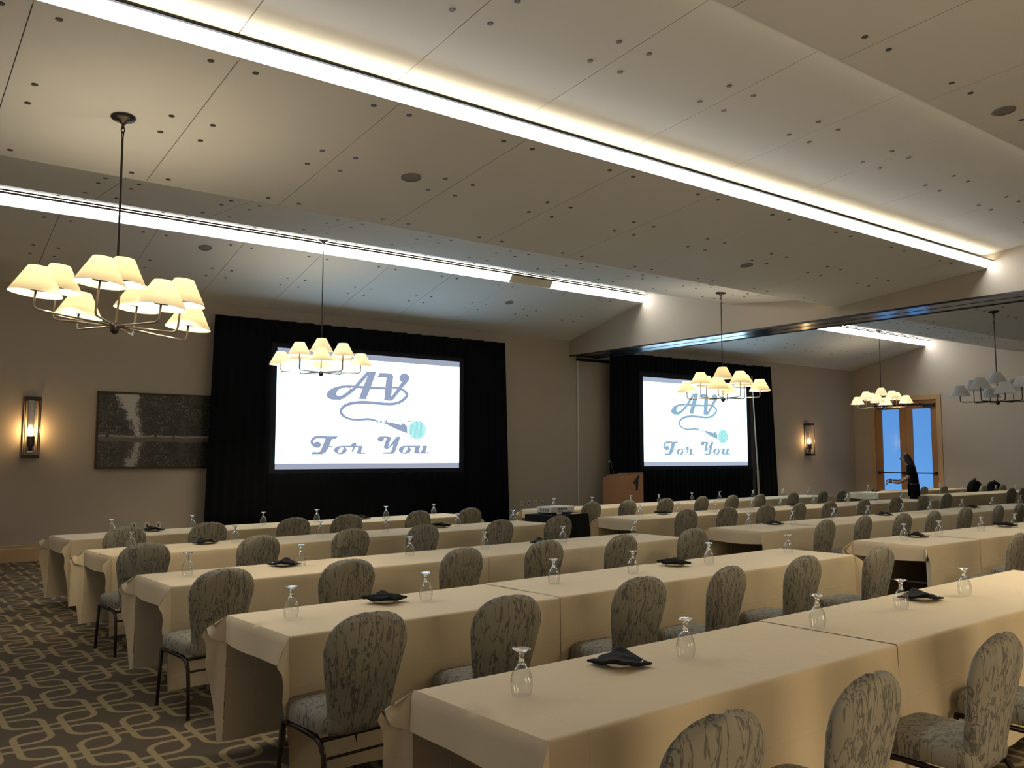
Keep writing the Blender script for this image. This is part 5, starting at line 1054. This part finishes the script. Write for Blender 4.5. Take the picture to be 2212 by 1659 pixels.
for row, L_ in NP.items():
    for k, (x, y) in enumerate(L_):
        rz = math.atan2(y, x) + PI / 4 + rj.uniform(-0.3, 0.3)
        where = ('%s from left on %s' % (ORD[k], RNAME[row])) if len(L_) > 1 else 'on ' + RNAME[row]
        p = bpy.data.objects.new('plate', pm); COL.objects.link(p); p.location = (x, y, ZT); p.rotation_euler = (0, 0, rz)
        tag(p, 'white plate under black napkin, ' + where, 'plate', 'small white plates')
        q = bpy.data.objects.new('napkin', nm[1 if (row == 'r2' and k == 0) or i % 4 == 3 else 0]); COL.objects.link(q)
        q.location = (x, y, ZT); q.rotation_euler = (0, 0, rz + 0.1)
        tag(q, 'folded black napkin on plate, ' + where, 'napkin', 'folded black napkins')
        i += 1

# ------------------------------------------------------------------ lectern with gooseneck microphone
lx0, lx1, ly0, ly1 = 13.79, 14.53, 14.22, 14.80
lt = tag(empty('lectern', (lx0, ly0, 0)), 'reddish wood lectern with a dark figure emblem before the farther screen', 'lectern')
wd, dp = lx1 - lx0, ly1 - ly0
MB().box(0.0, wd, 0.0, 0.03, 0.09, 1.265).build('front_panel', M['lectern_wood'], lt)
for xx in (0.0, wd - 0.03):
    b = MB().add([(xx, 0.0305, 0.09), (xx, dp, 0.09), (xx, dp, 1.18), (xx, dp * 0.55, 1.26), (xx, 0.0305, 1.275),
                  (xx + 0.03, 0.0305, 0.09), (xx + 0.03, dp, 0.09), (xx + 0.03, dp, 1.18), (xx + 0.03, dp * 0.55, 1.26), (xx + 0.03, 0.0305, 1.275)],
                 [(0, 1, 2, 3, 4), (9, 8, 7, 6, 5), (0, 5, 6, 1), (1, 6, 7, 2), (2, 7, 8, 3), (3, 8, 9, 4), (4, 9, 5, 0)])
    b.build('side_panel', M['lectern_wood'], lt, merge=True)
MB().box(0.0, wd, -0.004, 0.05, 1.276, 1.296).build('top_edge', M['lectern_trim'], lt)
MB().prism([(0.05, 1.24), (dp - 0.02, 1.15), (dp - 0.02, 1.17), (0.05, 1.262)], 0.0301, wd - 0.0301).build('reading_board', M['lectern_wood'], lt)
MB().box(0.0301, wd - 0.0301, 0.0301, dp - 0.05, 0.60, 0.625).build('shelf', M['lectern_wood'], lt)
MB().box(-0.02, wd + 0.02, -0.02, dp + 0.02, 0.002, 0.09).build('base', M['lectern_wood'], lt)
# emblem: a dark leaning figure silhouette on the front
P_ = [(0.42, 1.06), (0.455, 1.075), (0.50, 1.125), (0.545, 1.165), (0.57, 1.175), (0.575, 1.20), (0.595, 1.215), (0.625, 1.205), (0.635, 1.18), (0.615, 1.16), (0.60, 1.155), (0.595, 1.10), (0.59, 1.02), (0.575, 0.95), (0.565, 0.90), (0.59, 0.875), (0.54, 0.872), (0.505, 0.878), (0.515, 0.93), (0.505, 1.00), (0.495, 1.045), (0.46, 1.03), (0.43, 1.015)]
bmx = bmesh.new()
f = bmx.faces.new([bmx.verts.new((x - 0.02, -0.001, z + 0.02)) for x, z in P_]); f.normal_update()
r_ = bmesh.ops.extrude_face_region(bmx, geom=[f])
bmesh.ops.translate(bmx, vec=(0, -0.008, 0), verts=[e for e in r_['geom'] if isinstance(e, bmesh.types.BMVert)])
bmesh.ops.triangulate(bmx, faces=bmx.faces[:]); bmesh.ops.recalc_face_normals(bmx, faces=bmx.faces[:])
me = bpy.data.meshes.new('emblem'); bmx.to_mesh(me); bmx.free(); me.materials.append(M['emblem'])
eo = bpy.data.objects.new('emblem', me); COL.objects.link(eo); eo.parent = lt
mc = tag(empty('gooseneck_microphone', (lx0 + 0.22, ly0 + 0.42, 1.195)), 'slim gooseneck microphone rising behind the lectern', 'microphone')
MB().lathe([(0.0, 0.0), (0.03, 0.0), (0.03, 0.02), (0.0, 0.022)], 14).build('base', M['bronze'], mc)
pts = [(0, 0, 0.02), (-0.03, 0.0, 0.14), (-0.08, 0.01, 0.25), (-0.08, 0.02, 0.33), (-0.10, 0.03, 0.37)]
MB().tube(pts, 0.007, 8).build('gooseneck', M['bronze'], mc, smooth=True)
MB().tube([(-0.10, 0.03, 0.37), (-0.125, 0.04, 0.36), (-0.16, 0.05, 0.335)], [0.015, 0.017, 0.012], 10).build('head', M['grey_metal'], mc, smooth=True)

# ------------------------------------------------------------------ projector on a black draped cart
ct = tag(empty('projector_cart', (8.98, 10.72, 0), math.radians(6)), 'black draped cart carrying the projector in the aisle', 'cart')
MB().box(-0.44, 0.44, -0.26, 0.26, 0.70, 0.735).build('shelf_top', M['bronze'], ct)
for sx_ in (-1, 1):
    for sy in (-1, 1):
        MB().box(sx_ * 0.40 - 0.015, sx_ * 0.40 + 0.015, sy * 0.22 - 0.015, sy * 0.22 + 0.015, 0.002, 0.70).build('leg', M['bronze'], ct)
b = MB()
def per(u, d):
    # rounded rectangle perimeter, growing pleats downwards
    hx_, hy_ = 0.455, 0.275
    q = (u * 4) % 4
    s_ = int(q); f_ = q - s_
    P4 = [(-hx_, -hy_), (hx_, -hy_), (hx_, hy_), (-hx_, hy_)]
    a_, c_ = P4[s_], P4[(s_ + 1) % 4]
    x, y = a_[0] + (c_[0] - a_[0]) * f_, a_[1] + (c_[1] - a_[1]) * f_
    k_ = 1 + 0.05 * d + 0.05 * d * math.sin(u * 2 * PI * 13)
    return x * k_, y * k_
b.grid(lambda u, v: (*per(u, v), 0.745 - 0.73 * v), 104, 6)
b.box(-0.455, 0.455, -0.275, 0.275, 0.737, 0.747)
b.build('drape', M['black_linen'], ct, smooth=False)
pj = tag(empty('projector', (9.0, 10.78, 0.749), math.radians(10)), 'white projector with dark brand marks on the black draped cart', 'projector')
b = MB(); b.box(-0.285, 0.285, -0.165, 0.165, 0.02, 0.115)
o = b.build('case', M['projector'], pj)
md = o.modifiers.new('round', 'BEVEL'); md.width = 0.014; md.segments = 3
MB().lathe([(0.0, 0.0), (0.05, 0.0), (0.055, 0.03), (0.042, 0.034), (0.0, 0.02)], 20).build('lens', M['outlet_dark'], pj)
pj_l = COL.objects[-1]
pj_l.location = (0.12, 0.165, 0.068); pj_l.rotation_euler = (math.radians(-90), 0, 0)
for sx_ in (-1, 1):
    for sy in (-1, 1):
        MB().lathe([(0.0, 0.0), (0.015, 0.0), (0.015, 0.021), (0.0, 0.021)], 10, (sx_ * 0.24, sy * 0.12, 0.0)).build('foot', M['outlet_dark'], pj)
for k in range(4):
    MB().box(-0.288, -0.284, -0.10 + 0.05 * k, -0.065 + 0.05 * k, 0.04, 0.09).build('vent', M['grill'], pj)
# scrawled marks on the side facing the seats
b = MB(); rk = random.Random(5)
for k in range(9):
    x = -0.14 + 0.026 * k
    b.tube([(x, -0.1665, 0.045 + rk.uniform(0, 0.015)), (x + rk.uniform(-0.01, 0.012), -0.1668, 0.095), (x + 0.016, -0.1665, 0.06 + rk.uniform(0, 0.02))], 0.0035, 4)
b.tube([(-0.15, -0.1668, 0.07), (0.09, -0.1668, 0.078)], 0.003, 4); b.tube([(-0.14, -0.1668, 0.035), (-0.02, -0.1668, 0.04)], 0.004, 4)
b.tube([(0.07, -0.1668, 0.09), (0.15, -0.1668, 0.03)], 0.003, 4)
o = b.build('lettering', M['ink'], pj); o['kind'] = 'stuff'
lb = MB().box(-0.17, -0.05, -0.1675, -0.1655, -0.0005, 0.045).build('paper_tag', M['paper'], pj)
pc = tag(MB().box(-0.10, 0.10, -0.035, 0.035, 0, 0.003).build('paper_note', M['paper']), 'small white paper lying on the cart beside the projector', 'paper')
pc.location = (9.22, 10.53, 0.7485); pc.rotation_euler = (0, 0, 0.1)

# ------------------------------------------------------------------ bags on the chairs by the doors
def bag(x, y, w_, h_, label, seed):
    rt = tag(empty('backpack', (x, y, 0.492)), label, 'bag', 'black bags on chairs')
    b = MB()
    def fn(u, v):
        th = 2 * PI * u; ph = PI * v
        sx_, sy_, sz_ = math.sin(ph) * math.cos(th), math.sin(ph) * math.sin(th), math.cos(ph)
        e = 0.75
        px_ = math.copysign(abs(sx_) ** e, sx_); py_ = math.copysign(abs(sy_) ** e, sy_); pz_ = math.copysign(abs(sz_) ** e, sz_)
        k_ = 1 + 0.10 * mnoise.noise((px_ * 2 + seed, py_ * 2, pz_ * 2))
        return (px_ * w_ / 2 * k_, py_ * 0.13 * k_, h_ / 2 + pz_ * h_ / 2 * (k_ if pz_ > 0 else 1))
    b.grid(fn, 24, 16).build('body', M['bag'], rt, smooth=True, merge=True)
    MB().tube([(-0.05, -0.02, h_ * 0.96), (-0.03, -0.02, h_ * 1.07), (0.03, -0.02, h_ * 1.07), (0.05, -0.02, h_ * 0.96)], 0.012, 8).build('carry_loop', M['bag'], rt, smooth=True)
    MB().sphere((0.0, -0.13, h_ * 0.32), w_ * 0.34, 0.05, h_ * 0.22).build('front_pocket', M['bag'], rt, smooth=True)
    return rt
bag(23.60, 10.95, 0.52, 0.56, 'round topped black backpack on a chair, the left one of the two by the doors', 1.0)
bag(24.72, 10.95, 0.56, 0.50, 'black backpack on a chair, the right one of the two by the doors', 5.0)

# ------------------------------------------------------------------ person in black looking down at a folder
ps = tag(empty('person', (19.75, 10.55, 0), 0), 'person with long dark hair in black looking down at a folder near the glass doors', 'person')
ps.rotation_euler = (0, 0, math.radians(-62))
ps.scale = (1.03, 1.1, 1.03)
# local frame: the person faces -x; +z up
def skin(name, verts, edges, radii, matl, root, levels=2, parent=ps):
    me = bpy.data.meshes.new(name); me.from_pydata(verts, edges, [])
    o = bpy.data.objects.new(name, me); COL.objects.link(o); o.parent = parent
    md = o.modifiers.new('skin', 'SKIN'); md.use_smooth_shade = True
    for i, d in enumerate(me.skin_vertices[0].data):
        r = radii[i]; d.radius = r if isinstance(r, tuple) else (r, r); d.use_root = (i == root)
    s = o.modifiers.new('sub', 'SUBSURF'); s.levels = levels; s.render_levels = levels
    me.materials.append(matl)
    return o
bv = [(0, 0, 0.93), (0.0, 0, 1.08), (-0.02, 0, 1.24), (-0.06, 0, 1.38), (-0.09, 0, 1.45), (-0.125, 0, 1.50), (-0.16, 0, 1.565), (-0.17, 0, 1.64),
      (-0.06, 0.17, 1.385), (-0.10, 0.215, 1.14), (-0.30, 0.16, 1.06), (-0.44, 0.09, 1.075),
      (-0.06, -0.17, 1.385), (-0.10, -0.215, 1.14), (-0.30, -0.15, 1.02), (-0.44, -0.08, 1.03),
      (0, 0.09, 0.88), (-0.01, 0.10, 0.48), (0.02, 0.10, 0.09), (-0.09, 0.11, 0.04),
      (0, -0.09, 0.88), (-0.02, -0.10, 0.48), (0.0, -0.10, 0.09), (-0.11, -0.11, 0.04)]
be = [(0, 1), (1, 2), (2, 3), (3, 4), (4, 5), (5, 6), (6, 7), (3, 8), (8, 9), (9, 10), (10, 11), (3, 12), (12, 13), (13, 14), (14, 15), (0, 16), (16, 17), (17, 18), (18, 19), (0, 20), (20, 21), (21, 22), (22, 23)]
br = [(0.115, 0.15), (0.10, 0.13), (0.105, 0.14), (0.09, 0.13), (0.055, 0.06), 0.048, (0.085, 0.075), (0.075, 0.068),
      0.055, 0.040, 0.032, 0.022, 0.055, 0.040, 0.032, 0.022, 0.085, 0.058, 0.040, 0.035, 0.085, 0.058, 0.040, 0.035]
body = skin('body', bv, be, br, M['skin'], 0)
sv = [bv[0], bv[1], bv[2], bv[3], (-0.085, 0, 1.43), bv[8], (-0.095, 0.212, 1.17), bv[12], (-0.095, -0.212, 1.17)]
se = [(0, 1), (1, 2), (2, 3), (3, 4), (3, 5), (5, 6), (3, 7), (7, 8)]
skin('shirt', sv, se, [(0.135, 0.175), (0.12, 0.155), (0.125, 0.165), (0.11, 0.15), 0.075, 0.075, 0.058, 0.075, 0.058], M['shirt'], 0)
tv = [(0, 0, 0.93), bv[16], bv[17], (0.02, 0.10, 0.12), bv[20], bv[21], (0.0, -0.10, 0.12)]
skin('trousers', tv, [(0, 1), (1, 2), (2, 3), (0, 4), (4, 5), (5, 6)], [(0.125, 0.155), 0.10, 0.075, 0.062, 0.10, 0.075, 0.062], M['trousers'], 0)
for s in (1, -1):
    x_ = 0.0 if s > 0 else -0.02
    MB().sphere((x_ - 0.06, s * 0.105, 0.05), 0.14, 0.052, 0.049).build('shoe', M['shoe'], ps, smooth=True)
# long hair: cap and a fall down the back
b = MB()
def hairf(u, v):
    th = 2 * PI * u
    z = 1.715 - 0.50 * v
    prof = [(0.0, 0.0), (0.07, 0.072), (0.098, 0.094), (0.106, 0.102), (0.108, 0.108), (0.105, 0.115), (0.095, 0.12), (0.085, 0.125), (0.07, 0.12), (0.05, 0.10), (0.02, 0.05)]
    q = v * 10; i_ = min(9, int(q)); f_ = q - i_
    rx = prof[i_][0] * (1 - f_) + prof[i_ + 1][0] * f_; ry = prof[i_][1] * (1 - f_) + prof[i_ + 1][1] * f_
    cx_ = -0.140 + 0.24 * max(0, v - 0.18) ** 1.1
    c, s = math.cos(th), math.sin(th)
    x = cx_ + rx * c * (1.0 if c > 0 else (0.9 if v < 0.25 else max(0.55, 0.9 - (v - 0.25) * 1.4)))
    return (x, ry * s * (1 + 0.05 * math.sin(th * 9)), z)
b.grid(hairf, 36, 10).build('hair', M['hair'], ps, smooth=True, merge=True)
# face features on the front of the head
fc = MB(); fc.sphere((-0.255, 0, 1.575), 0.020, 0.016, 0.026, 8, 6)
fc.build('nose', M['skin'], ps, smooth=True)
for s in (-1, 1):
    MB().sphere((-0.235, s * 0.030, 1.605), 0.012, 0.014, 0.010, 8, 6).build('eye', M['paper'], ps, smooth=True)
MB().sphere((-0.238, 0, 1.535), 0.010, 0.026, 0.008, 8, 6).build('mouth', M['hair'], ps, smooth=True)
# hands: palm and five bent fingers each, closing on the folder
def hand(side, wx, wy, wz, dz):
    V = [(wx, wy, wz), (wx - 0.05, wy - side * 0.01, wz + dz), (wx - 0.085, wy - side * 0.015, wz + dz * 1.4)]
    o = skin('palm', V, [(0, 1), (1, 2)], [(0.020, 0.024), (0.018, 0.038), (0.014, 0.036)], M['skin'], 0, 1)
    for k in range(4):
        yy = wy - side * 0.015 + (k - 1.5) * 0.019
        ln = (0.034, 0.040, 0.038, 0.030)[k]
        p0 = (wx - 0.080, yy, wz + dz * 1.4); p1 = (wx - 0.085 - ln, yy, wz + dz * 1.4 - 0.012); p2 = (wx - 0.080 - ln * 1.4, yy, wz + dz * 1.4 - 0.040)
        p3 = (wx - 0.070 - ln * 1.0, yy, wz + dz * 1.4 - 0.058)
        skin('finger', [p0, p1, p2, p3], [(0, 1), (1, 2), (2, 3)], [0.009, 0.0085, 0.008, 0.007], M['skin'], 0, 1)
    p0 = (wx - 0.03, wy - side * 0.03, wz + dz); p1 = (wx - 0.06, wy - side * 0.055, wz + dz + 0.010); p2 = (wx - 0.095, wy - side * 0.055, wz + dz + 0.012)
    skin('thumb', [p0, p1, p2], [(0, 1), (1, 2)], [0.011, 0.010, 0.008], M['skin'], 0, 1)
hand(1, -0.44, 0.09, 1.075, 0.01)
hand(-1, -0.44, -0.08, 1.03, 0.01)
fd = tag(empty('folder', (0, 0, 0)), 'dark open folder held in the hands of the person near the glass doors', 'folder')
cr, sr = math.cos(ps.rotation_euler.z), math.sin(ps.rotation_euler.z)
fx, fy, fz = -0.555, 0.0, 1.035
fd.location = (19.75 + fx * cr - fy * sr, 10.55 + fx * sr + fy * cr, fz)
fd.rotation_euler = (0, math.radians(-38), ps.rotation_euler.z)
MB().box(-0.11, 0.11, -0.16, -0.002, -0.004, 0.004).build('cover', M['folder'], fd)
MB().box(-0.11, 0.11, 0.002, 0.16, -0.004, 0.004).build('cover', M['folder'], fd)
MB().box(-0.10, 0.10, -0.15, -0.01, 0.0042, 0.006).build('page', M['paper'], fd)
